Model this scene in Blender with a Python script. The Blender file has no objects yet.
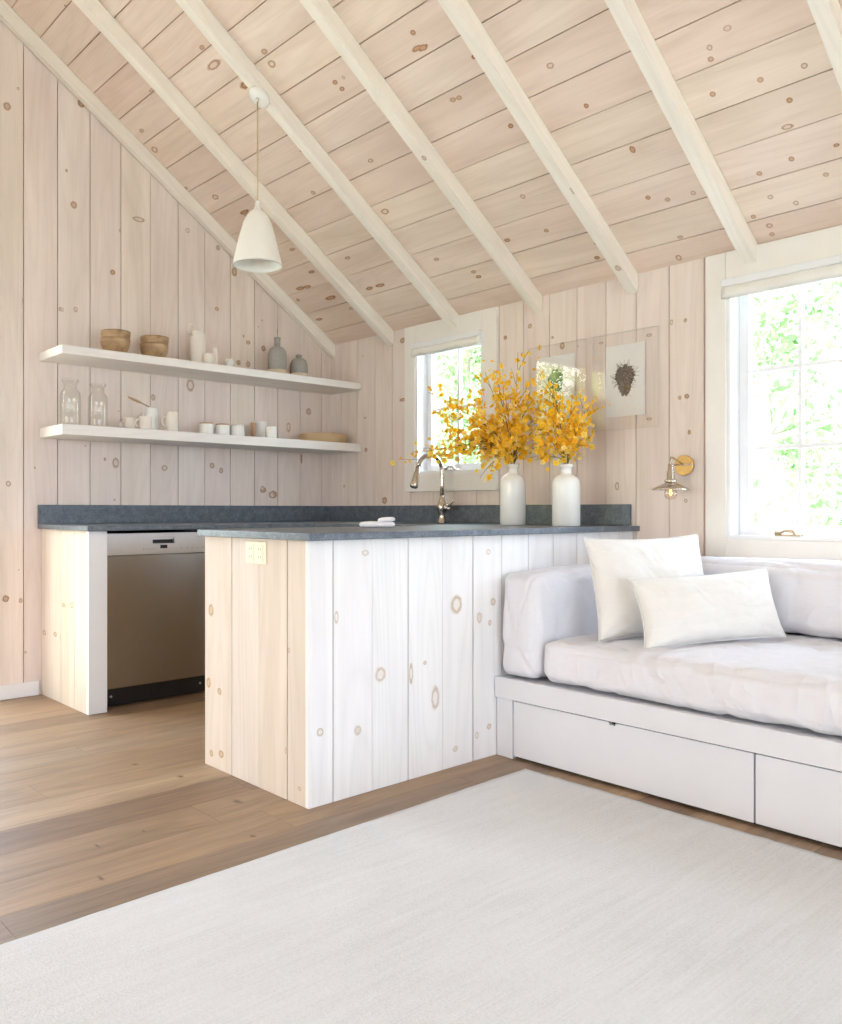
import bpy, bmesh, math, random
from mathutils import Vector, Matrix, Quaternion, noise
random.seed(7)
SC = bpy.context.scene
COL = SC.collection
PI = math.pi

# ------------------------------------------------------------------ viewpoint helper (measuring only)
F = 845.0; CX = 421.0; HY = 510.0; EYE = 0.99
_a = math.atan2(.681, .7325); _S, _C = math.sin(_a), math.cos(_a)
def ray(x, y):
    l = (x - CX) / F
    return Vector((_C*l + _S, -_S*l + _C, (HY - y) / F))
def on_x(x, y, X):
    r = ray(x, y); t = X / r.x; return Vector((X, t*r.y, EYE + t*r.z))
def on_y(x, y, Y):
    r = ray(x, y); t = Y / r.y; return Vector((t*r.x, Y, EYE + t*r.z))
def on_z(x, y, Z):
    r = ray(x, y); t = (Z - EYE) / r.z; return Vector((t*r.x, t*r.y, Z))

# ------------------------------------------------------------------ room numbers
XB, YA = 3.54, 4.72           # window wall, shelf wall
XD, YC = -3.0, -4.60         # the two walls behind the viewpoint
ZE, SL = 2.13, 0.70           # eaves height, roof slope
XR = 0.5*(XB + XD); ZR = ZE + SL*(XB - XR)

# ------------------------------------------------------------------ node helpers
def new_mat(name):
    m = bpy.data.materials.new(name); m.use_nodes = True
    nt = m.node_tree; nt.nodes.clear()
    return m, nt
class NT:
    def __init__(s, nt): s.nt = nt; s.x = 0
    def n(s, t, **kw):
        nd = s.nt.nodes.new(t); s.x += 1; nd.location = (s.x*180, 0)
        ins = kw.pop('ins', {})
        for k, v in kw.items(): setattr(nd, k, v)
        for k, v in ins.items(): s.set(nd.inputs[k], v)
        return nd
    def set(s, sock, v):
        if isinstance(v, bpy.types.NodeSocket): s.nt.links.new(v, sock)
        elif isinstance(v, bpy.types.Node): s.nt.links.new(v.outputs[0], sock)
        else:
            if hasattr(sock, 'default_value'):
                try: sock.default_value = v
                except Exception: sock.default_value = tuple(v)+(1,)
    def math(s, op, a, b=0.0, c=None, clamp=False):
        nd = s.n('ShaderNodeMath', operation=op, use_clamp=clamp)
        s.set(nd.inputs[0], a); s.set(nd.inputs[1], b)
        if c is not None: s.set(nd.inputs[2], c)
        return nd.outputs[0]
    def ramp(s, fac, stops, interp='LINEAR'):
        nd = s.n('ShaderNodeValToRGB'); cr = nd.color_ramp; cr.interpolation = interp
        while len(cr.elements) < len(stops): cr.elements.new(.5)
        for e, (p, c) in zip(cr.elements, stops):
            e.position = p; e.color = tuple(c)+(1,) if len(c) == 3 else c
        s.set(nd.inputs[0], fac); return nd.outputs[0]
    def mix(s, fac, a, b, mode='MIX'):
        nd = s.n('ShaderNodeMix', data_type='RGBA', blend_type=mode)
        s.set(nd.inputs[0], fac); s.set(nd.inputs[6], a if isinstance(a, bpy.types.NodeSocket) else tuple(a)+(1,))
        s.set(nd.inputs[7], b if isinstance(b, bpy.types.NodeSocket) else tuple(b)+(1,))
        return nd.outputs[2]
    def noise(s, vec, scale=1, detail=2, rough=.5, dist=0):
        nd = s.n('ShaderNodeTexNoise'); s.set(nd.inputs['Vector'], vec)
        nd.inputs['Scale'].default_value = scale; nd.inputs['Detail'].default_value = detail
        nd.inputs['Roughness'].default_value = rough; nd.inputs['Distortion'].default_value = dist
        return nd.outputs[0]
    def attr(s, name): return s.n('ShaderNodeAttribute', attribute_name=name).outputs['Fac']
    def mapping(s, vec, scale=(1,1,1), loc=(0,0,0), rot=(0,0,0)):
        nd = s.n('ShaderNodeMapping'); s.set(nd.inputs[0], vec)
        nd.inputs['Scale'].default_value = scale; nd.inputs['Location'].default_value = loc; nd.inputs['Rotation'].default_value = rot
        return nd.outputs[0]
    def coord(s, k='Object'): return s.n('ShaderNodeTexCoord').outputs[k]
    def bump(s, h, strength=.2, dist=.002):
        nd = s.n('ShaderNodeBump'); nd.inputs['Strength'].default_value = strength; nd.inputs['Distance'].default_value = dist
        s.set(nd.inputs['Height'], h); return nd.outputs[0]
    def out(s, sh): o = s.n('ShaderNodeOutputMaterial'); s.nt.links.new(sh, o.inputs[0])
    def bsdf(s, **kw):
        nd = s.n('ShaderNodeBsdfPrincipled')
        for k, v in kw.items():
            s.set(nd.inputs[k.replace('_', ' ')], (tuple(v)+(1,)) if isinstance(v, tuple) and len(v) == 3 and 'Color' in k else v)
        s.out(nd.outputs[0]); return nd

def plain(name, col, rough=.5, metal=0.0, var=.04, bump=0.0, bscale=60, spec=.5, **kw):
    m, nt = new_mat(name); N = NT(nt)
    co = N.coord('Object')
    nz = N.noise(co, bscale, 3)
    f = N.n('ShaderNodeMapRange', ins={0: nz, 1: .25, 2: .75, 3: 1-var, 4: 1+var}).outputs[0]
    hsv = N.n('ShaderNodeHueSaturation', ins={'Color': tuple(col)+(1,), 'Value': f}).outputs[0]
    b = N.bsdf(Base_Color=hsv, Roughness=rough, Metallic=metal, Specular_IOR_Level=spec, **kw)
    if bump: N.set(b.inputs['Normal'], N.bump(nz, bump, .004))
    return m

def wood_mat(name, pink, cream, pale, streak=.16, knot=(.36,.2,.085), dark=(.17,.08,.035), sat=1.0, rough=.6, grain=1.0, hi=(.45,.55)):
    """whitewashed boards: u across, v along the board (metres), per-board tone, knots from the kr attribute"""
    m, nt = new_mat(name); N = NT(nt)
    uv = N.n('ShaderNodeUVMap').outputs[0]
    brd = N.attr('brd'); kr = N.attr('kr'); kt = N.attr('kt')
    base = N.ramp(brd, [(0, pink), (.35, pale), (.6, cream), (.8, pale), (1, pink)])
    soft = N.noise(N.mapping(uv, (9, .9, 1)), 1, 3, .55, .6)
    blotch = N.noise(N.mapping(uv, (5, 2.2, 1), (7, 3, 0)), 1, 2, .5)
    fine = N.noise(N.mapping(uv, (120, 3.5, 1)), 1, 3, .6)
    # cathedral figure: contour lines of a stretched noise
    fig = N.noise(N.mapping(uv, (4.2, .42, 1), (3, 9, 0)), 1, 1, .4, .25)
    lin = N.math('FRACT', N.math('MULTIPLY', fig, 15.0))
    lin = N.math('SUBTRACT', 1.0, N.math('ABSOLUTE', N.math('SUBTRACT', N.math('MULTIPLY', lin, 2.0), 1.0)))
    lin = N.math('POWER', lin, 2.5)
    d = N.math('ADD', N.math('MULTIPLY', N.math('SUBTRACT', soft, .5), streak*2.0*grain),
               N.math('MULTIPLY', N.math('SUBTRACT', fine, .5), streak*.9*grain))
    d = N.math('SUBTRACT', d, N.math('MULTIPLY', lin, .045*grain))
    d = N.math('ADD', d, N.math('MULTIPLY', N.math('SUBTRACT', blotch, .5), streak*.7))
    val = N.math('ADD', 1.0, d)
    c = N.n('ShaderNodeHueSaturation', ins={'Color': base, 'Value': val, 'Saturation': N.math('SUBTRACT', 1.0*sat, N.math('MULTIPLY', d, 1.1))}).outputs[0]
    # knots
    wob = N.math('MULTIPLY', N.math('SUBTRACT', N.noise(uv, 55, 2), .5), .42)
    r = N.math('ADD', kr, wob)
    solid = N.ramp(r, [(0, (.9,)*3), (.35, (.8,)*3), (.62, (1,)*3), (.78, (.75,)*3), (.98, (0,)*3)])
    ring = N.ramp(r, [(0, (.3,)*3), (.36, (.22,)*3), (.62, (.8,)*3), (.72, (.75,)*3), (.98, (0,)*3)])
    isring = N.math('GREATER_THAN', kt, .74)
    fac = N.mix(isring, solid, ring)
    kc = N.ramp(r, [(0, knot), (.45, knot), (.62, dark), (.9, knot)])
    inside = N.math('LESS_THAN', kr, 1.2)
    fac = N.math('MULTIPLY', N.math('MULTIPLY', fac, inside), N.math('ADD', .6, N.math('MULTIPLY', N.math('FRACT', N.math('MULTIPLY', kt, 7.3)), .4)))
    c = N.mix(fac, c, kc)
    b = N.bsdf(Base_Color=c, Roughness=rough, Specular_IOR_Level=.3)
    N.set(b.inputs['Normal'], N.bump(fine, .12, .001))
    return m

M = {}
M['wall'] = wood_mat('whitewashed_pine_wall', (.765,.65,.595), (.79,.69,.615), (.78,.685,.63), streak=.15, knot=(.44,.26,.12), dark=(.20,.09,.035))
M['ceil'] = wood_mat('whitewashed_pine_ceiling', (.785,.635,.54), (.81,.68,.565), (.80,.67,.58), streak=.18, knot=(.48,.23,.08), dark=(.21,.08,.025), hi=(.4,.6))
M['pen'] = wood_mat('limewashed_pine_front_cool_lit', (.84,.81,.79), (.86,.84,.82), (.86,.835,.82), streak=.10, knot=(.62,.50,.36), dark=(.46,.33,.2))  # whitened copy of the boards, cool daylight painted into the tone
M['penend'] = wood_mat('limewashed_pine_end_warm_lit', (.70,.61,.535), (.71,.62,.53), (.72,.645,.575), streak=.16, knot=(.55,.36,.18), dark=(.3,.17,.07))  # same boards, warm side light painted into a deeper tone
M['beam'] = wood_mat('painted_pine_rafter', (.86,.80,.725), (.87,.81,.72), (.87,.82,.745), streak=.10, knot=(.5,.33,.18))
M['shelfwood'] = wood_mat('white_shelf_board', (.83,.80,.78), (.84,.81,.78), (.84,.815,.79), streak=.06)
M['groove'] = plain('groove_wood', (.58,.36,.23), .8, var=.2, bscale=9)
M['groove_dark'] = plain('floor_gap', (.17,.105,.06), .8, var=.1)
M['white'] = plain('white_paint', (.82,.825,.84), .42, var=.012, bscale=14)
M['cream'] = plain('cream_trim_paint', (.83,.80,.755), .5, var=.015, bscale=12)
M['sofawhite'] = plain('daybed_white_paint', (.70,.705,.74), .45, var=.015, bscale=10)
M['black'] = plain('black_plastic', (.012,.012,.014), .35, var=.1)
M['rubber_gap_shade'] = plain('black_rubber_and_gap_shade', (.02,.02,.02), .8)  # near-black for feet and badge, and for shade painted into gaps
M['brass'] = plain('aged_brass', (.72,.48,.19), .28, 1.0, var=.16, bscale=45)
M['bronze'] = plain('worn_bronze', (.50,.40,.27), .34, 1.0, var=.2, bscale=60)
M['nickel'] = plain('brushed_nickel', (.56,.50,.44), .24, 1.0, var=.08)
M['gunmetal'] = plain('silvered_metal', (.60,.55,.48), .25, 1.0, var=.12, bscale=50)
M['ceramic'] = plain('white_glazed_ceramic', (.83,.83,.80), .18, var=.015, bscale=8)
M['matte_ceramic'] = plain('matte_cream_ceramic', (.80,.735,.665), .55, var=.03, bscale=30)
M['shade'] = plain('white_ceramic_shade', (.84,.825,.78), .35, var=.015, bscale=9)
M['grey_clay'] = plain('grey_stoneware', (.33,.315,.29), .7, var=.09, bscale=70, bump=.15)
M['raw_clay'] = plain('raw_cream_clay', (.68,.58,.45), .8, var=.06, bscale=60)
M['tan_rim'] = plain('tan_unglazed_clay', (.52,.34,.22), .7, var=.08, bscale=60)
M['paper'] = plain('white_paper', (.84,.83,.82), .8, var=.01)
M['outlet'] = plain('cream_outlet_plastic', (.86,.80,.60), .35, var=.02)
M['cordmat'] = plain('tan_fabric_cord', (.62,.50,.33), .7, var=.05)
M['stem'] = plain('olive_stem', (.20,.17,.055), .6, var=.15, bscale=40)
M['leafy'] = plain('green_leaf', (.09,.20,.035), .6, var=.3, bscale=40)
M['bark'] = plain('pale_tree_bark', (.42,.38,.33), .9, var=.2, bscale=8, bump=.4)
M['roof'] = plain('cedar_shingle', (.30,.26,.22), .9, var=.15, bscale=20)

def petal_mat():
    m, nt = new_mat('yellow_orange_petal'); N = NT(nt)
    rnd = N.n('ShaderNodeObjectInfo').outputs['Random']
    rad = N.attr('kr')
    c1 = N.ramp(rnd, [(0, (1,.74,.07)), (.3, (1,.60,.035)), (.7, (1,.80,.14)), (1, (1,.88,.35))])
    c = N.mix(N.ramp(rad, [(0, (1,)*3), (.35, (.25,)*3), (.6, (0,)*3)]), c1, (.9,.36,.02))
    d = N.n('ShaderNodeBsdfDiffuse', ins={'Color': c}); t = N.n('ShaderNodeBsdfTranslucent', ins={'Color': c})
    mx = N.n('ShaderNodeMixShader', ins={0: .4}); nt.links.new(d.outputs[0], mx.inputs[1]); nt.links.new(t.outputs[0], mx.inputs[2])
    N.out(mx.outputs[0]); return m
M['petal'] = petal_mat()

def leaf_mat(name, a, b):
    m, nt = new_mat(name); N = NT(nt)
    g = N.attr('brd')
    c = N.ramp(g, [(0, a), (1, b)])
    d = N.n('ShaderNodeBsdfDiffuse', ins={'Color': c}); t = N.n('ShaderNodeBsdfTranslucent', ins={'Color': c})
    mx = N.n('ShaderNodeMixShader', ins={0: .5}); nt.links.new(d.outputs[0], mx.inputs[1]); nt.links.new(t.outputs[0], mx.inputs[2])
    N.out(mx.outputs[0]); return m
M['leaf_green'] = leaf_mat('soft_green_leaves', (.17,.31,.13), (.60,.70,.47))
M['leaf_yellow'] = leaf_mat('yellow_green_leaves', (.42,.50,.12), (.80,.78,.36))

def pane_mat(name, refl=1.0, tint=(1,1,1)):
    m, nt = new_mat(name); N = NT(nt)
    lw = N.n('ShaderNodeLayerWeight'); lw.inputs[0].default_value = .5
    f = N.math('MULTIPLY', N.math('ADD', .05, N.math('MULTIPLY', N.math('POWER', lw.outputs['Facing'], 4.0), .9)), refl, clamp=True)
    tr = N.n('ShaderNodeBsdfTransparent', ins={'Color': tuple(tint)+(1,)}); gl = N.n('ShaderNodeBsdfGlossy'); gl.inputs['Roughness'].default_value = 0.0
    mx = N.n('ShaderNodeMixShader'); nt.links.new(f, mx.inputs[0]); nt.links.new(tr.outputs[0], mx.inputs[1]); nt.links.new(gl.outputs[0], mx.inputs[2])
    N.out(mx.outputs[0]); return m
M['pane'] = pane_mat('window_glass')
M['acrylic'] = pane_mat('clear_acrylic', 1.6)
M['jar'] = pane_mat('clear_bottle_glass', .8, (.975,.975,.965))

def fabric_mat(name, col, rough=.95, weave=900, var=.03):
    m, nt = new_mat(name); N = NT(nt)
    co = N.coord('Object')
    w1 = N.n('ShaderNodeTexWave', wave_type='BANDS', bands_direction='X', ins={'Vector': co, 'Scale': weave/6.3}).outputs[1]
    w2 = N.n('ShaderNodeTexWave', wave_type='BANDS', bands_direction='Z', ins={'Vector': co, 'Scale': weave/6.3}).outputs[1]
    nz = N.noise(co, 9, 4, .6)
    slub = N.noise(N.mapping(co, (25, 25, 220)), 1, 2)
    f = N.n('ShaderNodeMapRange', ins={0: N.math('ADD', N.math('MULTIPLY', nz, .6), N.math('MULTIPLY', slub, .4)), 1: .3, 2: .7, 3: 1-var, 4: 1+var}).outputs[0]
    hsv = N.n('ShaderNodeHueSaturation', ins={'Color': tuple(col)+(1,), 'Value': f}).outputs[0]
    b = N.bsdf(Base_Color=hsv, Roughness=rough, Specular_IOR_Level=.15, Sheen_Weight=.15)
    rg = N.math('ABSOLUTE', N.math('SUBTRACT', N.noise(N.mapping(co, (1,1.6,1.2)), 3.2, 2, .5, 1.4), .5))
    rg = N.math('MULTIPLY', N.math('SUBTRACT', 1.0, N.math('MULTIPLY', rg, 5.0), clamp=True), 1.6)
    h = N.math('ADD', N.math('ADD', N.math('MULTIPLY', N.noise(N.mapping(co, (1,1,1)), 14, 3, .55, .8), .7), rg), N.math('MULTIPLY', N.math('MULTIPLY', w1, w2), .02))
    N.set(b.inputs['Normal'], N.bump(h, .26, .010))
    return m
M['sofa_fabric'] = fabric_mat('white_cotton_cover', (.73,.725,.765))
M['pillow_fabric'] = fabric_mat('ivory_linen', (.765,.75,.72))
M['towel'] = fabric_mat('white_towel', (.84,.83,.86))
M['blind'] = fabric_mat('white_blind_cloth', (.82,.80,.755))

def stone_mat():
    m, nt = new_mat('slate_grey_stone'); N = NT(nt)
    co = N.coord('Object')
    sp = N.noise(co, 210, 4, .7); cl = N.noise(co, 26, 4, .65)
    v = N.math('ADD', N.math('MULTIPLY', sp, .65), N.math('MULTIPLY', cl, .35))
    c = N.ramp(v, [(.32, (.045,.055,.070)), (.5, (.105,.128,.158)), (.62, (.20,.23,.265)), (.72, (.32,.35,.38))])
    b = N.bsdf(Base_Color=c, Roughness=.33, Specular_IOR_Level=.5)
    N.set(b.inputs['Normal'], N.bump(sp, .08, .001))
    return m
M['stone'] = stone_mat()

def steel_mat():
    m, nt = new_mat('brushed_stainless'); N = NT(nt)
    co = N.coord('Object')
    br = N.noise(N.mapping(co, (2, 2, 700)), 1, 2, .6)
    c = N.ramp(br, [(.3, (.37,.35,.32)), (.7, (.41,.39,.36))])
    b = N.bsdf(Base_Color=c, Metallic=1.0, Roughness=.27, Anisotropic=.85, Anisotropic_Rotation=.25)
    tn = N.n('ShaderNodeTangent', direction_type='RADIAL', axis='Z'); N.set(b.inputs['Tangent'], tn.outputs[0])
    N.set(b.inputs['Normal'], N.bump(br, .05, .0008))
    return m
M['steel'] = steel_mat()
M['steel_light'] = plain('satin_steel_panel', (.66,.65,.64), .34, 1.0, var=.02)

def floor_mat():
    m, nt = new_mat('oiled_oak_planks'); N = NT(nt)
    uv = N.n('ShaderNodeUVMap').outputs[0]; brd = N.attr('brd'); kr = N.attr('kr')
    base = N.ramp(brd, [(0, (.25,.16,.10)), (.3, (.335,.225,.14)), (.55, (.385,.255,.15)), (.8, (.275,.19,.13)), (1, (.42,.295,.185))])
    soft = N.noise(N.mapping(uv, (11, 1.1, 1)), 1, 4, .6, .8)
    fine = N.noise(N.mapping(uv, (150, 6, 1)), 1, 3, .65)
    fig = N.noise(N.mapping(uv, (7, .6, 1), (5, 2, 0)), 1, 2, .5, .4)
    lin = N.math('FRACT', N.math('MULTIPLY', fig, 11.0))
    lin = N.math('POWER', N.math('SUBTRACT', 1.0, N.math('ABSOLUTE', N.math('SUBTRACT', N.math('MULTIPLY', lin, 2.0), 1.0))), 2.0)
    d = N.math('ADD', N.math('MULTIPLY', N.math('SUBTRACT', soft, .5), 1.0), N.math('MULTIPLY', N.math('SUBTRACT', fine, .5), .55))
    d = N.math('SUBTRACT', d, N.math('MULTIPLY', lin, .14))
    c = N.n('ShaderNodeHueSaturation', ins={'Color': base, 'Value': N.math('ADD', 1.0, d)}).outputs[0]
    wob = N.math('MULTIPLY', N.math('SUBTRACT', N.noise(N.mapping(uv, (60, 30, 1)), 1, 3), .5), .9)
    r = N.math('ADD', kr, wob)
    fac = N.ramp(r, [(0, (.9,)*3), (.3, (.65,)*3), (.6, (.3,)*3), (.95, (0,)*3)])
    fac = N.math('MULTIPLY', fac, N.math('LESS_THAN', kr, 1.2))
    c = N.mix(fac, c, (.09,.06,.04))
    b = N.bsdf(Base_Color=c, Roughness=N.math('ADD', .40, N.math('MULTIPLY', soft, .22)), Specular_IOR_Level=.4)
    N.set(b.inputs['Normal'], N.bump(fine, .15, .0012))
    return m
M['floor'] = floor_mat()

def rug_mat():
    m, nt = new_mat('off_white_woven_wool'); N = NT(nt)
    co = N.coord('Object')
    st = N.noise(N.mapping(co, (3.5, 190, 1)), 1, 4, .6)
    st2 = N.noise(N.mapping(co, (2.8, 34, 1), (4, 4, 0)), 1, 3, .6)
    bl = N.noise(co, 1.6, 3)
    tw = N.noise(co, 150, 3, .7)
    v = N.math('ADD', N.math('ADD', N.math('MULTIPLY', st, .26), N.math('MULTIPLY', st2, .17)), N.math('ADD', N.math('MULTIPLY', bl, .27), N.math('MULTIPLY', tw, .30)))
    c = N.ramp(v, [(.34, (.56,.555,.545)), (.5, (.675,.675,.68)), (.64, (.745,.75,.77))])
    b = N.bsdf(Base_Color=c, Roughness=1.0, Specular_IOR_Level=.1, Sheen_Weight=.2)
    h = N.math('ADD', N.math('MULTIPLY', st, .6), N.math('MULTIPLY', tw, .7))
    N.set(b.inputs['Normal'], N.bump(h, .7, .005))
    return m
M['rug'] = rug_mat()

def turned_wood():
    m, nt = new_mat('turned_olive_wood'); N = NT(nt)
    co = N.coord('Object')
    w = N.noise(N.mapping(co, (9, 9, 16)), 1, 3, .5, 1.2)
    c = N.ramp(w, [(.3, (.27,.16,.08)), (.5, (.42,.27,.14)), (.68, (.54,.37,.21))])
    N.bsdf(Base_Color=c, Roughness=.45); return m
M['bowlwood'] = turned_wood()
def basket():
    m, nt = new_mat('woven_seagrass'); N = NT(nt)
    co = N.coord('Object')
    w = N.n('ShaderNodeTexWave', wave_type='BANDS', bands_direction='Z', ins={'Vector': co, 'Scale': 60.0, 'Distortion': 2.0}).outputs[1]
    c = N.ramp(w, [(0, (.42,.29,.16)), (1, (.66,.49,.29))])
    b = N.bsdf(Base_Color=c, Roughness=.7); N.set(b.inputs['Normal'], N.bump(w, .4, .002)); return m
M['basket'] = basket()
def nest_mat():
    m, nt = new_mat('printed_nest_ink'); N = NT(nt)
    co = N.coord('Object'); w = N.noise(N.mapping(co, (1, 42, 42)), 1, 5, .75, 2.5)
    c = N.ramp(w, [(.36, (.03,.022,.018)), (.5, (.13,.095,.07)), (.7, (.36,.29,.23))])
    N.bsdf(Base_Color=c, Roughness=.8); return m
M['nest'] = nest_mat()
def printleaf():
    m, nt = new_mat('printed_green_ink'); N = NT(nt)
    co = N.coord('Object'); w = N.noise(N.mapping(co, (1, 70, 70)), 1, 5, .75, 1.5)
    c = N.ramp(w, [(.35, (.02,.06,.03)), (.55, (.07,.17,.06)), (.7, (.22,.36,.12))])
    N.bsdf(Base_Color=c, Roughness=.8); return m
M['printleaf'] = printleaf()
def ground_mat():
    m, nt = new_mat('pale_grass_ground'); N = NT(nt)
    co = N.coord('Object'); w = N.noise(co, .8, 6, .7)
    c = N.ramp(w, [(.3, (.26,.30,.22)), (.5, (.42,.44,.38)), (.68, (.55,.55,.52))])
    N.bsdf(Base_Color=c, Roughness=1.0, Specular_IOR_Level=0.1); return m
M['ground'] = ground_mat()
def bulb_mat():
    return pane_mat('clear_bulb_glass', 2.0, (1.0,.95,.84))
M['bulb'] = bulb_mat()
def filament():
    m, nt = new_mat('warm_filament'); N = NT(nt)
    e = N.n('ShaderNodeEmission'); e.inputs[0].default_value = (1,.72,.32,1); e.inputs[1].default_value = 6
    N.out(e.outputs[0]); return m
M['filament'] = filament()

# ------------------------------------------------------------------ object helpers
def tagk(o, label=None, cat=None, group=None, kind=None):
    if label: o['label'] = label
    if cat: o['category'] = cat
    if group: o['group'] = group
    if kind: o['kind'] = kind
    return o
def empty(name, loc=(0,0,0), rot=(0,0,0), label=None, cat=None, group=None, kind=None):
    o = bpy.data.objects.new(name, None); COL.objects.link(o); o.location = loc; o.rotation_euler = rot
    o.empty_display_size = .05
    return tagk(o, label, cat, group, kind)

class MB:
    """collects faces; build() links them as one mesh object"""
    def __init__(s): s.v = []; s.kr = []; s.f = []; s.m = []; s.uv = []; s.brd = []; s.kt = []; s.sm = []
    def vert(s, p, kr=2.0): s.v.append(tuple(p)); s.kr.append(kr); return len(s.v)-1
    def face(s, idx, mat=0, uv=None, brd=0.0, kt=0.0, smooth=False):
        s.f.append(tuple(idx)); s.m.append(mat); s.uv.append(uv or [(0,0)]*len(idx)); s.brd.append(brd); s.kt.append(kt); s.sm.append(smooth)
    def poly(s, pts, mat=0, uv=None, brd=0.0, kt=0.0, kr=None, smooth=False):
        ids = [s.vert(p, 2.0 if kr is None else kr[i]) for i, p in enumerate(pts)]
        s.face(ids, mat, uv, brd, kt, smooth); return ids
    def box(s, lo, hi, mat=0, brd=.5, uvax=None, off=(0,0)):
        x0,y0,z0 = lo; x1,y1,z1 = hi
        P = [(x0,y0,z0),(x1,y0,z0),(x1,y1,z0),(x0,y1,z0),(x0,y0,z1),(x1,y0,z1),(x1,y1,z1),(x0,y1,z1)]
        ids = [s.vert(p) for p in P]
        # long axis = v
        d = [x1-x0, y1-y0, z1-z0]; la = uvax if uvax is not None else d.index(max(d))
        oth = [i for i in range(3) if i != la]
        for q in ((0,3,2,1),(4,5,6,7),(0,1,5,4),(1,2,6,5),(2,3,7,6),(3,0,4,7)):
            s.face([ids[i] for i in q], mat, [(P[i][oth[0]]+P[i][oth[1]]+off[0], P[i][la]+off[1]) for i in q], brd)
    def lathe(s, prof, seg=32, mat=0, c=(0,0,0), close=True, mats=None, smooth=True):
        rings = []
        for r, z in prof:
            if r < 1e-6: rings.append([s.vert((c[0], c[1], c[2]+z))])
            else: rings.append([s.vert((c[0]+r*math.cos(2*PI*i/seg), c[1]+r*math.sin(2*PI*i/seg), c[2]+z)) for i in range(seg)])
        for k in range(len(rings)-1):
            a, b = rings[k], rings[k+1]; mm = mats[k] if mats else mat
            for i in range(seg):
                j = (i+1) % seg
                if len(a) == 1 and len(b) == 1: continue
                if len(a) == 1: s.face((a[0], b[j], b[i]), mm, smooth=smooth)
                elif len(b) == 1: s.face((a[i], a[j], b[0]), mm, smooth=smooth)
                else: s.face((a[i], a[j], b[j], b[i]), mm, smooth=smooth)
    def tube(s, pts, rad, seg=10, mat=0, caps=True, smooth=True):
        pts = [Vector(p) for p in pts]; n = len(pts)
        rads = rad if isinstance(rad, (list, tuple)) else [rad]*n
        up = Vector((0,0,1)); rings = []
        t0 = (pts[1]-pts[0]).normalized()
        nrm = t0.cross(up) if abs(t0.dot(up)) < .95 else t0.cross(Vector((1,0,0)))
        nrm.normalize()
        for i in range(n):
            t = (pts[min(i+1, n-1)] - pts[max(i-1, 0)]).normalized()
            nrm = (nrm - t*nrm.dot(t)).normalized(); bn = t.cross(nrm)
            rings.append([s.vert(pts[i] + (nrm*math.cos(2*PI*k/seg) + bn*math.sin(2*PI*k/seg))*rads[i]) for k in range(seg)])
        for i in range(n-1):
            for k in range(seg):
                l = (k+1) % seg
                s.face((rings[i][k], rings[i][l], rings[i+1][l], rings[i+1][k]), mat, smooth=smooth)
        if caps:
            s.face(list(reversed(rings[0])), mat); s.face(rings[-1], mat)
    def build(s, name, mats, parent=None, bevel=0, seg=2, subsurf=0, loc=None, rot=None, recalc=True):
        me = bpy.data.meshes.new(name); me.from_pydata(s.v, [], s.f)
        for mm in (mats if isinstance(mats, (list, tuple)) else [mats]): me.materials.append(mm)
        me.polygons.foreach_set('material_index', s.m)
        me.polygons.foreach_set('use_smooth', s.sm)
        ul = me.uv_layers.new(name='UVMap')
        flat = [c for f in s.uv for p in f for c in p]
        ul.data.foreach_set('uv', flat)
        a = me.attributes.new('kr', 'FLOAT', 'POINT'); a.data.foreach_set('value', s.kr)
        a = me.attributes.new('brd', 'FLOAT', 'FACE'); a.data.foreach_set('value', s.brd)
        a = me.attributes.new('kt', 'FLOAT', 'FACE'); a.data.foreach_set('value', s.kt)
        me.update()
        if recalc:
            bm = bmesh.new(); bm.from_mesh(me); bmesh.ops.recalc_face_normals(bm, faces=bm.faces); bm.to_mesh(me); bm.free()
        o = bpy.data.objects.new(name, me); COL.objects.link(o)
        if parent: o.parent = parent
        if loc: o.location = loc
        if rot: o.rotation_euler = rot
        if bevel:
            b = o.modifiers.new('bevel', 'BEVEL'); b.width = bevel; b.segments = seg; b.limit_method = 'ANGLE'; b.angle_limit = math.radians(40)
        if subsurf:
            b = o.modifiers.new('sub', 'SUBSURF'); b.levels = subsurf; b.render_levels = subsurf
        return o

def bez(p0, p1, p2, p3, n=14):
    out = []
    for i in range(n+1):
        t = i/n; u = 1-t
        out.append(p0*u**3 + p1*3*u*u*t + p2*3*u*t*t + p3*t**3)
    return out

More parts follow.
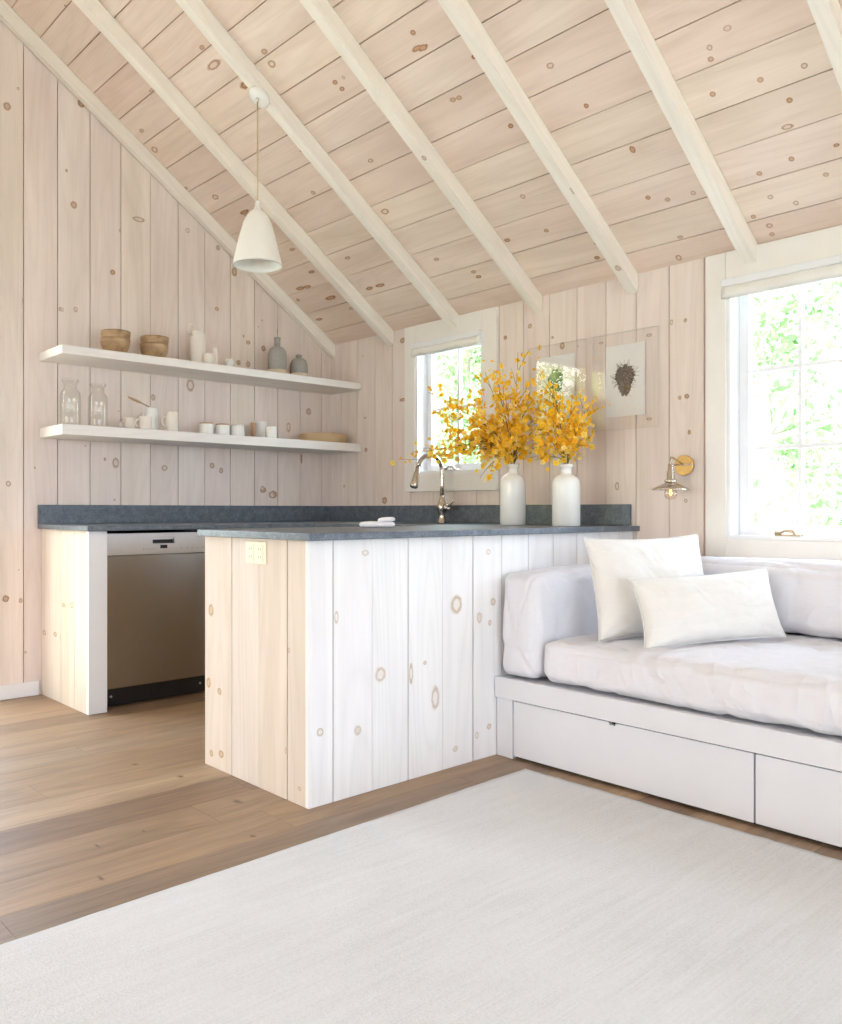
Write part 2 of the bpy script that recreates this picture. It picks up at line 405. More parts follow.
# ------------------------------------------------------------------ boarded surfaces
def board_surface(mb, org, U, V, N, seams, vlo, vhi, holes=(), gaps=None, tones=None, knots=(), depth=.012,
                  backmat=1, back=.10, breaks=(), pick=None, knot_rand=0, kmin=.006, kmax=.014, seed=1, rows=None, binset=0.0):
    """org + u*U + v*V is the boards' face, N points into the room; vlo / vhi are functions of u."""
    rnd = random.Random(seed)
    org, U, V, N = Vector(org), Vector(U), Vector(V), Vector(N)
    P = lambda u, v, n=0.0: org + U*u + V*v + N*n
    boards = []
    def pieces(u0, u1, mat, brd, off, n0, n1, v_over=None):
        cuts = sorted({u0, u1} | {c for h in holes for c in h[:2] if u0 < c < u1} | {c for c in breaks if u0 < c < u1})
        for a, b in zip(cuts, cuts[1:]):
            mid = .5*(a+b)
            seg = [(vlo, vhi)]
            blocks = sorted([(h[2], h[3]) for h in holes if h[0] <= mid <= h[1]])
            cur = vlo; spans = []
            for h0, h1 in blocks:
                spans.append((cur, (lambda u, h0=h0: h0))); cur = (lambda u, h1=h1: h1)
            spans.append((cur, vhi))
            for f0, f1 in spans:
                if f1(mid) - f0(mid) < 1e-4: continue
                q = [(a, f0(a)), (b, f0(b)), (b, f1(b)), (a, f1(a))]
                if v_over:
                    vs = [v_over[0], v_over[1]]
                    q = [(a, max(f0(a), vs[0])), (b, max(f0(b), vs[0])), (b, min(f1(b), vs[1])), (a, min(f1(a), vs[1]))]
                    if q[3][1] - q[0][1] < 1e-3: continue
                uv = [(u+off[0], v+off[1]) for u, v in q]
                mb.poly([P(u, v, n1) for u, v in q], mat, uv, brd)
                for i in range(4):
                    j = (i+1) % 4
                    mb.poly([P(*q[i], n1), P(*q[i], n0), P(*q[j], n0), P(*q[j], n1)], mat, [uv[i], uv[i], uv[j], uv[j]], brd)
                mb.poly([P(u, v, n0) for u, v in reversed(q)], mat, list(reversed(uv)), brd)
    for i in range(len(seams)-1):
        g0 = (gaps[i] if gaps else .003)/2; g1 = (gaps[i+1] if gaps else .003)/2
        if i == 0: g0 = 0
        if i == len(seams)-2: g1 = 0
        a, b = seams[i]+g0, seams[i+1]-g1
        if rows:
            cuts = rows(i, rnd)
            for c0, c1 in zip(cuts, cuts[1:]):
                brd = rnd.random(); off = (rnd.random()*40, rnd.random()*40)
                if tones and i in tones: brd = min(1, max(0, tones[i] + rnd.uniform(-.04, .04)))
                boards.append((a, b, c0, c1, brd, off))
                pieces(a, b, 0, brd, off, -depth, 0.0, (c0+.0006, c1-.0006))
        else:
            brd = tones[i] if tones and tones[i] is not None else rnd.random(); off = (rnd.random()*40, rnd.random()*40)
            boards.append((a, b, -1e9, 1e9, brd, off))
            pieces(a, b, 0, brd, off, -depth, 0.0)
    if back: pieces(seams[0]+binset, seams[-1]-binset, backmat, .5, (0,0), -depth-back, -depth-.0004)
    def knot(u, v, ru, rv, kt):
        for a, b, c0, c1, brd, off in boards:
            if a <= u <= b and c0 <= v <= c1: break
        else: return
        ru = min(ru, u-a-.0005, b-u-.0005)
        if ru < .002: return
        if v+rv > vhi(u)-.002 or v-rv < vlo(u)+.002: return
        for h in holes:
            if h[0]-ru < u < h[1]+ru and h[2]-rv < v < h[3]+rv: return
        n = 24; tilt = rnd.uniform(-.25, .25) if rv < 2*ru else 0
        c = mb.vert(P(u, v, .0006), 0.0)
        pts = []; uvs = []
        for k in range(n):
            t = 2*PI*k/n; du = ru*math.cos(t); dv = rv*math.sin(t)
            pts.append(mb.vert(P(u+du, v+dv, .0005), 1.0)); uvs.append((u+du+off[0], v+dv+off[1]))
        for k in range(n):
            l = (k+1) % n
            mb.face((c, pts[k], pts[l]), 0, [(u+off[0], v+off[1]), uvs[k], uvs[l]], brd, kt)
    for k in knots:
        u, v, ru, rv = k[:4]; knot(u, v, ru*1.25, rv*1.25, k[4] if len(k) > 4 else rnd.random())
    for _ in range(knot_rand):
        u = rnd.uniform(seams[0], seams[-1]); v = rnd.uniform(vlo(u), vhi(u)); r = rnd.uniform(kmin, kmax)
        if pick and not pick(u, v): continue
        knot(u, v, r, r*rnd.uniform(1, 1.5), rnd.random())
    return mb

def kn(zx, zy, rx, ry, ox, oy, s, fn, kt=None):
    """a knot read off the photograph: measured spot -> surface (u, v) and its radii"""
    x, y = ox+zx/s, oy+zy/s
    p = fn(x, y); q = fn(x+.5, y); w = fn(x, y+.5)
    su = math.hypot(q[0]-p[0], 0)*2; sv = abs(w[1]-p[1])*2
    t = [p[0], p[1], max(.003, rx/s*max(su, 1e-4)), max(.003, ry/s*max(sv, 1e-4))]
    if kt is not None: t.append(kt)
    return tuple(t)

roof_z = lambda X: ZE + SL*min(XB - X, X - XD)

# ---- wall with the shelves (north): u = X, v = Z
def fnA(x, y): p = on_y(x, y, YA); return (p.x, p.z)
DOOR = (.075, 1.34, 0.0, 2.415)
seamsA = [XD] + [1.508 + .1769*k for k in range(-26, 12)] + [XB]
seamsA = [s for s in seamsA if XD <= s <= XB]
strong = {0, 1, 2, 3, 5, 7, 8, 10}
gapsA = []
for s in seamsA:
    k = round((s-1.508)/.1769); gapsA.append(.0045 if k in (0,1,2,3,5,7,8,9) else (.003 if k in (4,6,10,11) else random.choice((.003,.006))))
K6 = [(14,213,7,8),(163,207,7,8,.1),(148,411,6,7),(226,546,5,5),(125,621,3,4),(152,622,3,4),(376,462,4,5),(240,462,4,4),(437,497,4,5),(436,620,3,3),(45,603,3,6),(278,440,12,5,.9),(470,545,5,9)]
K1 = [(113,48,5,6),(75,47,5,5),(463,47,5,5),(540,130,5,5),(397,236,9,15,.9),(305,266,7,8,.7),(690,301,6,8,.7),(755,318,6,9),(672,418,7,11,.65),(601,507,12,9,.8),(577,495,7,7),(451,435,6,7),(473,447,5,7),(333,441,7,7),(578,145,5,7,.1),(540,184,5,7),(516,180,5,6),(752,503,6,8),(640,340,5,12,.9),(212,428,8,12,.9),(12,440,2,3)]
K5 = [(21,9,6,7,.8),(14,294,8,8,.1),(51,298,5,6),(677,36,10,9,.65),(650,22,5,7)]
knA = [kn(*k[:4], 0, 0, 2.005, fnA, *(k[4:])) for k in K6] + [kn(*k[:4], 30, 290, 2.476, fnA, *(k[4:])) for k in K1] + [kn(*k[:4], 0, 480, 2.476, fnA, *(k[4:])) for k in K5]
mb = MB()
board_surface(mb, (0, YA, 0), (1,0,0), (0,0,1), (0,-1,0), seamsA, lambda u: 0.0, roof_z, holes=[DOOR], gaps=gapsA, breaks=[XR], knots=knA,
              knot_rand=70, kmin=.004, kmax=.009, seed=11)
tagk(mb.build('wall_north', [M['wall'], M['groove']], recalc=False), kind='structure')

# ---- wall with the windows (east): u = Y, v = Z
def fnB(x, y): p = on_x(x, y, XB); return (p.y, p.z)
W1 = (3.275, 3.844, 1.206, 2.012)
W2 = (1.020, 1.813, .862, 2.003)
W3 = (-1.55, -.35, .862, 2.003)
sB = [YC]; v = 1.401-.1755*36
while v < 1.45:
    if v > YC+.05: sB.append(round(v, 4))
    v += .1755
sB += [1.577,1.75,1.9265,2.104,2.282,2.455,2.632,2.809,2.987,3.163,3.34,3.515,3.70,3.90,4.077,4.25,4.437,4.61,YA]
gapsB = [.0045 if (abs(s-2.104)<.01 or abs(s-2.282)<.01 or abs(s-2.632)<.01 or abs(s-2.987)<.01 or abs(s-1.9265)<.01 or abs(s-4.437)<.01) else (.0035 if s > 1.4 else random.choice((.003,.006))) for s in sB]
K2 = [(451,108,6,7),(548,168,7,10,.1),(377,143,5,6),(68,152,7,8),(68,330,8,5),(14,633,7,10,.1),(713,590,6,12,.9),(480,60,3,4)]
KP = [(211,37,6,7),(260,77,9,13,.8),(337,80,9,6),(452,65,10,6),(838,335,5,7),(690,440,12,7,.9),(690,25,12,8,.9)]
K3 = [(137,302,5,6),(120,535,5,6),(141,531,7,7,.1),(138,845,5,6),(95,308,7,8,.9)]
KC = [(820,123,5,5),(824,265,6,9,.1)]
knB = [kn(*k[:4], 380, 290, 3.007, fnB, *(k[4:])) for k in K2] + [kn(*k[:4], 510, 330, 4.953, fnB, *(k[4:])) for k in KP] + \
      [kn(*k[:4], 640, 220, 3.01, fnB, *(k[4:])) for k in K3] + [kn(*k[:4], 180, 390, 4.43, fnB, *(k[4:])) for k in KC]
mb = MB()
board_surface(mb, (XB, 0, 0), (0,1,0), (0,0,1), (-1,0,0), sB, lambda u: 0.0, lambda u: ZE, holes=[W1, W2, W3], gaps=gapsB, knots=knB,
              knot_rand=130, kmin=.005, kmax=.014, seed=5, pick=lambda u, v: u < 1.25 or v < .9 or (u*997 % 1) < .25)
tagk(mb.build('wall_east', [M['wall'], M['groove']], recalc=False), kind='structure')

# ---- the two walls behind the viewpoint
WD = (-.6, 3.6, .40, 2.02)
mb = MB(); n = int((YA-YC)/.1755)
board_surface(mb, (XD, 0, 0), (0,1,0), (0,0,1), (1,0,0), [YC+(YA-YC)*k/n for k in range(n+1)], lambda u: 0.0, lambda u: ZE, holes=[WD], knot_rand=60, seed=21)
tagk(mb.build('wall_west', [M['wall'], M['groove']], recalc=False), kind='structure')
WC = (-2.0, 3.0, 0.0, 2.25)
mb = MB(); n = int((XB-XD)/.1755)
board_surface(mb, (0, YC, 0), (1,0,0), (0,0,1), (0,1,0), [XD+(XB-XD)*k/n for k in range(n+1)], lambda u: 0.0, roof_z, holes=[WC], breaks=[XR], knot_rand=60, seed=22)
tagk(mb.build('wall_south', [M['wall'], M['groove']], recalc=False), kind='structure')

# ---- ceiling: two board-clad slopes in one object. u = down-slope distance from the east eaves, v = Y
cosr = 1/math.hypot(1, SL); sinr = SL*cosr
def fnC(x, y):
    r = ray(x, y); t = (ZE + SL*XB - EYE)/(r.z + SL*r.x); return ((XB - t*r.x)/cosr, t*r.y)
umax = (XB-XR)/cosr
u0 = .127
sC = [0] + [u0 + .1745*k for k in range(0, 40) if u0 + .1745*k < umax-.03] + [umax]
gC = [random.choice((.0032, .005, .0045)) for _ in sC]
K7 = [(578,95,9,9,.75),(580,118,6,5),(260,131,10,9,.9),(66,199,7,7,.3),(78,195,7,6,.3),(110,112,7,9),(181,251,7,6,.1),(332,211,5,5),(737,200,8,4,.1),(733,253,10,20,.8),(679,159,5,5),(584,188,4,5),(767,131,4,4),(424,298,14,7,.1),(741,317,7,6),(677,346,5,4),(810,348,4,4),(455,394,7,6,.1),(494,398,5,7,.7),(750,405,4,4),(699,393,3,3),(697,450,13,9,.8),(702,467,5,4),(519,473,7,7),(516,514,17,7,.8),(353,514,7,6),(352,485,6,5),(174,479,6,6,.1),(252,460,5,5),(33,517,7,5),(107,542,6,5),(117,552,5,5),(205,392,10,5,.9),(6,95,8,12,.1),(545,385,6,6,.9),(665,432,4,4)]
K6C = [(405,95,7,5),(429,130,9,19,.8),(530,103,10,6,.6),(545,128,9,7,.8),(495,168,10,14,.12),(672,165,6,5,.1),(686,178,6,5,.1),(608,300,6,7,.1),(779,325,9,7,.8),(743,322,5,5),(772,424,11,7,.8),(628,386,7,4),(490,425,6,8),(496,430,4,6),(304,180,11,6,.9),(284,262,5,4),(310,300,8,5,.9),(372,378,4,4),(602,578,8,7,.1),(616,575,8,6,.1),(663,597,9,9,.1),(762,572,8,8,.1),(697,517,6,5),(741,578,8,6,.1),(625,545,5,5),(836,97,7,12,.1),(828,65,4,6,.1),(432,395,8,5),(465,340,5,4),(586,500,6,5),(640,640,5,5),(706,618,5,5),(540,600,5,5)]
K6C = [k for k in K6C]
K3C = [(388,16,18,9,.8),(397,43,6,5),(120,50,9,10),(118,113,24,9,.8)]
knC = [kn(*k[:4], 420, 0, 1.995, fnC, *(k[4:])) for k in K7] + [kn(*k[:4], 0, 0, 2.005, fnC, *(k[4:])) for k in K6C]
knC = [(k[0], k[1], max(k[2], .007), max(k[3], .007)) + tuple(k[4:]) for k in knC]
knC = [(k[0], k[1], min(k[2]*1.5, .040), min(k[3]*1.5, .055)) + tuple(k[4:]) for k in knC]
mb = MB()
board_surface(mb, (XB, 0, ZE), (-cosr, 0, sinr), (0,1,0), (-sinr, 0, -cosr), sC, lambda u: YC-.0, lambda u: YA, gaps=gC, knots=knC, knot_rand=330, kmin=.006, kmax=.016, seed=31, pick=lambda u, v: v < 1.25 or u > 3.1 or (u*997 % 1) < .10)
board_surface(mb, (XD, 0, ZE), (cosr, 0, sinr), (0,1,0), (sinr, 0, -cosr), sC, lambda u: YC-.0, lambda u: YA, gaps=gC, knot_rand=200, kmin=.006, kmax=.015, seed=32)
tagk(mb.build('ceiling', [M['ceil'], M['groove']], recalc=False), kind='structure')
# roof shingles above it, keeps daylight out of the ridge
mb = MB()
for sgn, X0 in ((1, XB), (-1, XD)):
    a = Vector((X0 + sgn*.3, YC-.35, ZE - .3*SL + .19)); b = Vector((XR, YC-.35, ZR + .19)); t = Vector((0,0,.06)); L = Vector((0, YA-YC+.7, 0))
    for q in ((a, b, b+L, a+L), (a+t, a+t+L, b+t+L, b+t), (a, a+L, a+t+L, a+t), (a, a+t, b+t, b), (a+L, b+L, b+t+L, a+t+L)): mb.poly(q)
tagk(mb.build('roof', [M['roof']]), kind='structure')

# ---- floor planks: u = Y, v = X
def fnF(x, y): p = on_z(x, y, 0); return (p.y, p.x)
sF = [YC-.13] + [2.20 + .197*k for k in range(-36, 13) if YC-.1 < 2.20+.197*k < YA+.1] + [YA+.11]
def rows(i, rnd):
    v = XD - rnd.uniform(0, 1.6); out = [XD-.13]
    v += 1.2
    while v < XB - .4:
        if v > XD+.2: out.append(v)
        v += rnd.uniform(1.3, 2.1)
    return out + [XB+.11]
KF = [(265,496,18,5),(625,294,26,5),(378,372,10,3),(665,385,12,4),(475,228,14,4),(355,196,12,4),(255,410,18,3)]
knF = [kn(*k, 0, 690, 2.631, fnF, .3) for k in KF]
knF = [(a, b, min(c*1.5, .04), min(d*1.6, .075), e) for a, b, c, d, e in knF]
mb = MB()
board_surface(mb, (0, 0, 0), (0,1,0), (1,0,0), (0,0,1), sF, lambda u: XD-.12, lambda u: XB+.10, gaps=[.0012]*len(sF), knots=knF, rows=rows, seed=3, tones={33:.5,34:.3,35:.80,36:.62,37:.30,38:.02,39:.97,40:.45,41:.60,42:.92,43:.35,44:.55}, depth=.015, back=.10)
tagk(mb.build('floor', [M['floor'], M['groove_dark']], recalc=False), kind='structure')

# ---- rafters
RY = [4.672, 4.06, 3.472, 2.856, 2.27, 1.675] + [1.075-.6*k for k in range(10)]
BK = [(572,191,.018),(618,268,.018),(424,158,.014),(626,1,.016),(247,62,.014),(815,48,.01),(688,130,.008),(35,22,.01),(160,118,.01)]
def rafter(y, w, side, seed):
    rnd = random.Random(seed)
    mb = MB()
    off = rnd.random()*30; brd = rnd.random()
    X0 = XB - .002 if side > 0 else XD + .012
    def P(x, dz): return (x, ZE + SL*(XB - x if side > 0 else x - XD) + dz)
    a_t = P(X0, -.002); a_b = P(X0, -.092); r_t = P(XR, -.002); r_b = P(XR, -.092)
    ring = [a_t, a_b, r_b, r_t]
    for i in range(4):
        p, q = ring[i], ring[(i+1) % 4]
        L0 = p[0]*1.2; L1 = q[0]*1.2
        mb.poly([(p[0], y, p[1]), (q[0], y, q[1]), (q[0], y+w, q[1]), (p[0], y+w, p[1])], 0, [(off, L0+off), (off, L1+off), (off+w, L1+off), (off+w, L0+off)], brd)
    for yy in (y, y+w):
        mb.poly([(p[0], yy, p[1]) for p in ring], 0, [(off+.3+(p[1]+SL*p[0])*.9, p[0]*1.2+off) for p in ring], brd)
    if side > 0:
        for (kx, ky, rr_) in BK:
            r_ = ray(kx, ky); t2 = (ZE-.092+SL*XB-EYE)/(r_.z+SL*r_.x); p = Vector((0,0,EYE))+r_*t2
            if not (y+.004 < p.y < y+w-.004): continue
            dv = Vector((-1, 0, SL)).normalized(); nn = Vector((-SL, 0, -1)).normalized()
            ra = min(rr_, p.y-y-.002, y+w-.002-p.y); rings_ = [mb.vert(p+nn*.0006, 0.0)]; uvc = (off+p.y-y, p.x*1.2+off); us = []
            for k in range(16):
                t3 = 2*PI*k/16; rings_.append(mb.vert(p+nn*.0005+Vector((0,1,0))*ra*math.cos(t3)+dv*rr_*1.2*math.sin(t3), 1.0)); us.append((uvc[0]+ra*math.cos(t3), uvc[1]-rr_*1.2*math.sin(t3)))
            for k in range(16): mb.face((rings_[0], rings_[1+k], rings_[1+(k+1)%16]), 0, [uvc, us[k], us[(k+1)%16]], brd, .3)
    o = mb.build('ceiling_beam', [M['beam']], bevel=.003, seg=1)
    return tagk(o, kind='structure')
for i, y in enumerate(RY):
    w = .040 if i == 0 else .056
    for side in (1, -1): rafter(y, w, side, 100+i*2+side)

# ---- baseboards and corner trim
mb = MB(); mb.box((XD, YA-.016, 0), (-.002, YA-.0003, .075)); mb.box((1.38, YA-.016, 0), (1.583, YA-.0003, .075))
tagk(mb.build('baseboard_north', [M['white']], bevel=.003), kind='structure')
mb = MB(); mb.box((XD+.0003, YC+.02, 0), (XD+.016, YA-.02, .075)); tagk(mb.build('baseboard_west', [M['white']], bevel=.003), kind='structure')
mb = MB(); mb.box((XB-.016, YC+.02, 0), (XB-.0003, -.16, .075)); tagk(mb.build('baseboard_east', [M['white']], bevel=.003), kind='structure')
mb = MB(); mb.box((XR-.02, YC+.02, ZR-.115), (XR+.02, YA-.02, ZR-.02)); tagk(mb.build('trim_1', [M['beam']]), kind='structure')

# ------------------------------------------------------------------ windows
def window(n, W, casing, cols, rows_, crank=None):
    y0, y1, z0, z1 = W
    root = empty('window_%d' % n, (XB, .5*(y0+y1), z0)); root['kind'] = 'structure'
    inv = Matrix.Translation(root.location).inverted()
    def fin(mb, name, mats, **kw):
        o = mb.build(name, mats, root, **kw); o.matrix_parent_inverse = inv; return o
    cl, cr, cb = casing
    mb = MB(); t = .022
    mb.box((XB-t, y1, z0-cb), (XB-.0004, y1+cl, ZE-.004)); mb.box((XB-t, y0-cr, z0-cb), (XB-.0004, y0, ZE-.004))
    mb.box((XB-t, y0, z1), (XB-.0004, y1, ZE-.004)); mb.box((XB-t, y0, z0-cb), (XB-.0004, y1, z0))
    fin(mb, 'window_casing', [M['cream']], bevel=.0025)
    mb = MB(); j = .018; D = .11      # jamb liner
    mb.box((XB-.014, y1-j, z0), (XB+D, y1, z1)); mb.box((XB-.014, y0, z0), (XB+D, y0+j, z1))
    mb.box((XB-.014, y0+j, z1-j), (XB+D, y1-j, z1)); mb.box((XB-.014, y0+j, z0), (XB+D, y1-j, z0+j))
    fin(mb, 'window_jamb', [M['white']], bevel=.002)
    mb = MB(); s = .042; a0, a1, b0, b1 = y0+j, y1-j, z0+j, z1-j; X0, X1 = XB+.070, XB+.105
    mb.box((X0, a1-s, b0), (X1, a1, b1)); mb.box((X0, a0, b0), (X1, a0+s, b1)); mb.box((X0, a0+s, b1-s), (X1, a1-s, b1)); mb.box((X0, a0+s, b0), (X1, a1-s, b0+s))
    # an inner stop bead
    for yy in (a0+s, a1-s-.008): mb.box((X0-.012, yy, b0+s), (X0, yy+.008, b1-s))
    g0, g1, h0, h1 = a0+s, a1-s, b0+s, b1-s
    for c in range(1, cols): y = g0+(g1-g0)*c/cols; mb.box((X0+.004, y-.009, h0), (X1-.004, y+.009, h1))
    for r in range(1, rows_):
        z = h0+(h1-h0)*r/rows_; mb.box((X0+.0045, g0, z-.009), (X1-.0045, g1, z+.009))
    fin(mb, 'sash', [M['white']], bevel=.0015)
    mb = MB(); mb.poly([(X0+.018, g0, h0), (X0+.018, g1, h0), (X0+.018, g1, h1), (X0+.018, g0, h1)])
    fin(mb, 'pane', [M['pane']])
    if crank:
        mat, cy = crank; zb = z0+.004
        mb = MB(); mb.box((XB-.012, cy-.055, zb), (XB+.018, cy+.055, zb+.022)); 
        mb.tube([(XB-.002, cy-.03, zb+.02), (XB-.006, cy-.022, zb+.035), (XB-.008, cy+.01, zb+.038), (XB-.01, cy+.035, zb+.026)], [.009,.008,.007,.006], 8)
        mb.tube([(XB-.010, cy+.030, zb+.026), (XB-.018, cy+.052, zb+.03)], .009, 8)
        h = fin(mb, 'crank_handle', [mat], bevel=.004); h['label'] = 'metal crank handle on the window sill'
    return root
window(1, W1, (.093, .108, .104), 2, 2, (M['nickel'], 3.545))
window(2, W2, (.094, .094, .105), 3, 3, (M['bronze'], 1.545))
window(3, W3, (.094, .094, .105), 2, 3)

def blind(W, name, label, drop, inset):
    y0, y1, z0, z1 = W; a, b = y0+inset, y1-inset
    root = empty(name, (XB-.02, .5*(y0+y1), z1), label=label, cat='blind')
    inv = Matrix.Translation(root.location).inverted()
    mb = MB(); mb.box((XB-.052, a, z1-.034), (XB-.023, b, z1-.002)); o = mb.build('head_rail', [M['white']], root, bevel=.004); o.matrix_parent_inverse = inv
    mb = MB(); n = 24
    prof = [(.0, 0), (-.014, -.012), (-.018, -.03), (-.016, drop*.75), (-.012, drop-.006), (0, drop), (.012, drop+.004), (.013, 0)]
    prof = [(-.006+p[0]*.9, z1-.034+(p[1] if p[1] > -1 else 0)) for p in prof]
    prof = [(XB-.036+q[0], q[1]) for q in prof]
    rings = []
    for i in range(n+1):
        y = a+.002+(b-a-.004)*i/n; w = .0018*math.sin(i*1.9)
        rings.append([mb.vert((p[0], y, p[1]+(w if k in (3,4,5) else 0))) for k, p in enumerate(prof)])
    for i in range(n):
        for k in range(len(prof)-1): mb.face((rings[i][k], rings[i+1][k], rings[i+1][k+1], rings[i][k+1]), smooth=True)
    mb.face(rings[0]); mb.face(rings[-1])
    o = mb.build('folded_cloth', [M['blind']], root, bevel=0); o.matrix_parent_inverse = inv
blind(W1, 'roller_blind', 'narrow white roller blind rolled up at the top of the small window over the sink', -.045, .004)
blind(W2, 'roller_blind', 'wide white roller blind rolled up at the top of the large window above the daybed', -.052, -.006)

# large glazed openings behind the viewpoint and beside the shelves
def glazed(name, plane, c, a0, a1, z0, z1, nd, rows_=1, handle=False, kind='structure'):
    """plane 'x': wall at X=c, spans Y; plane 'y': wall at Y=c, spans X. c is the room-side face, +-d outward"""
    root = empty(name, (c, .5*(a0+a1), z0) if plane == 'x' else (.5*(a0+a1), c, z0)); root['kind'] = kind
    inv = Matrix.Translation(root.location).inverted()
    out = 1 if (c > 0) else -1
    def bx(mb, lo, hi, da, db):
        (A0, Z0), (A1, Z1) = lo, hi
        p, q = sorted((c+out*da, c+out*db))
        if plane == 'x': mb.box((p, A0, Z0), (q, A1, Z1))
        else: mb.box((A0, p, Z0), (A1, q, Z1))
    mb = MB(); w = .045
    bx(mb, (a0, z0), (a0+w, z1), -.012, .11); bx(mb, (a1-w, z0), (a1, z1), -.012, .11); bx(mb, (a0+w, z1-w), (a1-w, z1), -.012, .11)
    bx(mb, (a0+w, z0), (a1-w, z0+.03), .0, .11)
    o = mb.build('door_frame' if 'door' in name else 'window_jamb', [M['white']], root, bevel=.002); o.matrix_parent_inverse = inv
    L = (a1-a0-2*w)/nd
    for i in range(nd):
        s0, s1 = a0+w+L*i, a0+w+L*(i+1); mb = MB(); f = .06
        b0 = z0+.03
        bx(mb, (s0, b0), (s0+f, z1-w), .03, .07); bx(mb, (s1-f, b0), (s1, z1-w), .03, .07); bx(mb, (s0+f, z1-w-f), (s1-f, z1-w), .03, .07)
        bx(mb, (s0+f, b0), (s1-f, b0+f*1.4), .03, .07)
        for r in range(1, rows_):
            z = b0+(z1-w-b0)*r/rows_; bx(mb, (s0+f, z-.01), (s1-f, z+.01), .035, .065)
        o = mb.build('sash', [M['white']], root, bevel=.0015); o.matrix_parent_inverse = inv
        mb = MB(); d = c+out*.05
        q = [(s0+f, b0+f*1.4), (s1-f, b0+f*1.4), (s1-f, z1-w-f), (s0+f, z1-w-f)]
        mb.poly([(d, u, v) if plane == 'x' else (u, d, v) for u, v in q])
        o = mb.build('pane', [M['pane']], root); o.matrix_parent_inverse = inv
        if handle and i == 0:
            mb = MB(); s = s1-.03; e = c - out*.0
            mb.tube([(s, e+out*.03, 1.0), (s, e+out*-.015, 1.0), (s-.1, e+out*-.018, 1.0)], .009, 8)
            o = mb.build('door_handle', [M['nickel']], root); o.matrix_parent_inverse = inv
glazed('door_1', 'y', YA, DOOR[0], DOOR[1], 0, DOOR[3], 1, handle=True)
glazed('door_2', 'y', YC, WC[0], WC[1], 0, WC[3], 4)
glazed('window_4', 'x', XD, WD[0], WD[1], WD[2], WD[3], 4)
mb = MB()
mb.box((DOOR[0]-.075, YA-.018, 0), (DOOR[0], YA-.0004, DOOR[3]+.075)); mb.box((DOOR[1], YA-.018, 0), (DOOR[1]+.03, YA-.0004, DOOR[3]+.075)); mb.box((DOOR[0], YA-.018, DOOR[3]), (DOOR[1], YA-.0004, DOOR[3]+.075))
tagk(mb.build('trim_2', [M['cream']], bevel=.002), kind='structure')

# ------------------------------------------------------------------ kitchen: peninsula
def child(mb, name, mats, root, **kw):
    o = mb.build(name, mats, root, **kw); o.matrix_parent_inverse = Matrix.Translation(root.location).inverted(); return o
PX0, PX1, PY0, PY1, CT = 1.629, XB-.004, 2.298, 2.990, .888
pen = empty('peninsula_cabinet', (2.6, 2.6, 0), label='whitewashed vertical board peninsula under the dark stone counter, ending beside the daybed', cat='peninsula')
def fnP(x, y): p = on_y(x, y, PY0-.0); return (p.x, p.z)
KPf = [(387,290,12,15,.9),(459,131,8,7,.9),(496,432,12,18,.9),(440,570,8,12,.7),(684,259,13,22,.95),(741,291,6,13,.7),(775,252,6,9,.2),(767,304,4,7,.2),(632,490,9,28,.9),(572,430,12,25,.95),(682,616,6,7,.3),(765,561,5,7,.2),(735,583,4,8,.9),(606,403,4,5,.2),(347,575,8,10,.95),(763,128,5,7,.9)]
sP = [PX0, 1.73, 1.901, 2.072, 2.249, 2.416, 2.585, 2.753, 2.92, 3.09, 3.26, 3.42, PX1]
gP = [0,.0045,.0015,.0045,.0015,.006,.003,.004,.003,.004,.003,.003,0]
mb = MB()
board_surface(mb, (0, PY0, 0), (1,0,0), (0,0,1), (0,-1,0), sP, lambda u: .001, lambda u: CT, gaps=gP, knots=[kn(*k[:4], 180, 500, 2.476, fnP, k[4]) for k in KPf], depth=.018, back=.01, seed=41, binset=.032)
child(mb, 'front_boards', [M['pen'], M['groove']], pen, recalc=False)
def fnE(x, y): p = on_x(x, y, PX0); return (p.y, p.z)
KPe = [(77,273,6,14,.2),(71,452,5,12,.2),(98,474,5,8,.2),(78,627,4,8,.2),(102,629,6,9,.2),(270,372,4,7,.9),(262,620,4,8,.9),(296,715,4,5,.9)]
mb = MB()
sE = [PY0+.0184, 2.422, 2.602, 2.788, PY1]
board_surface(mb, (PX0, 0, 0), (0,1,0), (0,0,1), (-1,0,0), sE, lambda u: .001, lambda u: CT, gaps=[0,.006,.0015,.005,0], tones=[.5,.62,.3,.55], knots=[kn(*k[:4], 180, 500, 2.476, fnE, k[4]) for k in KPe], depth=.018, back=.01, seed=42, binset=.012)
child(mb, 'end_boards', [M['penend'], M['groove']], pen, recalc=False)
mb = MB(); mb.box((PX0+.029, PY0+.029, .10), (2.88, PY1-.024, CT-.001)); mb.box((PX0+.029, PY0+.029, .002), (2.88, PY1-.08, .10))
mb.box((2.88, PY0+.029, .002), (PX1, PY1, CT-.001))
child(mb, 'carcass', [M['white']], pen)
for k in range(3):
    a = PX0+.034+k*.412
    mb = MB(); mb.box((a, PY1-.0235, .105), (a+.404, PY1-.003, CT-.012)); d = child(mb, 'cabinet_door', [M['bowlwood']], pen, bevel=.002)
    mb = MB(); mb.tube([(a+.36, PY1-.003, .80), (a+.36, PY1+.018, .80), (a+.36, PY1+.018, .70), (a+.36, PY1-.003, .70)], .004, 8)
    h = mb.build('handle', [M['nickel']], d)
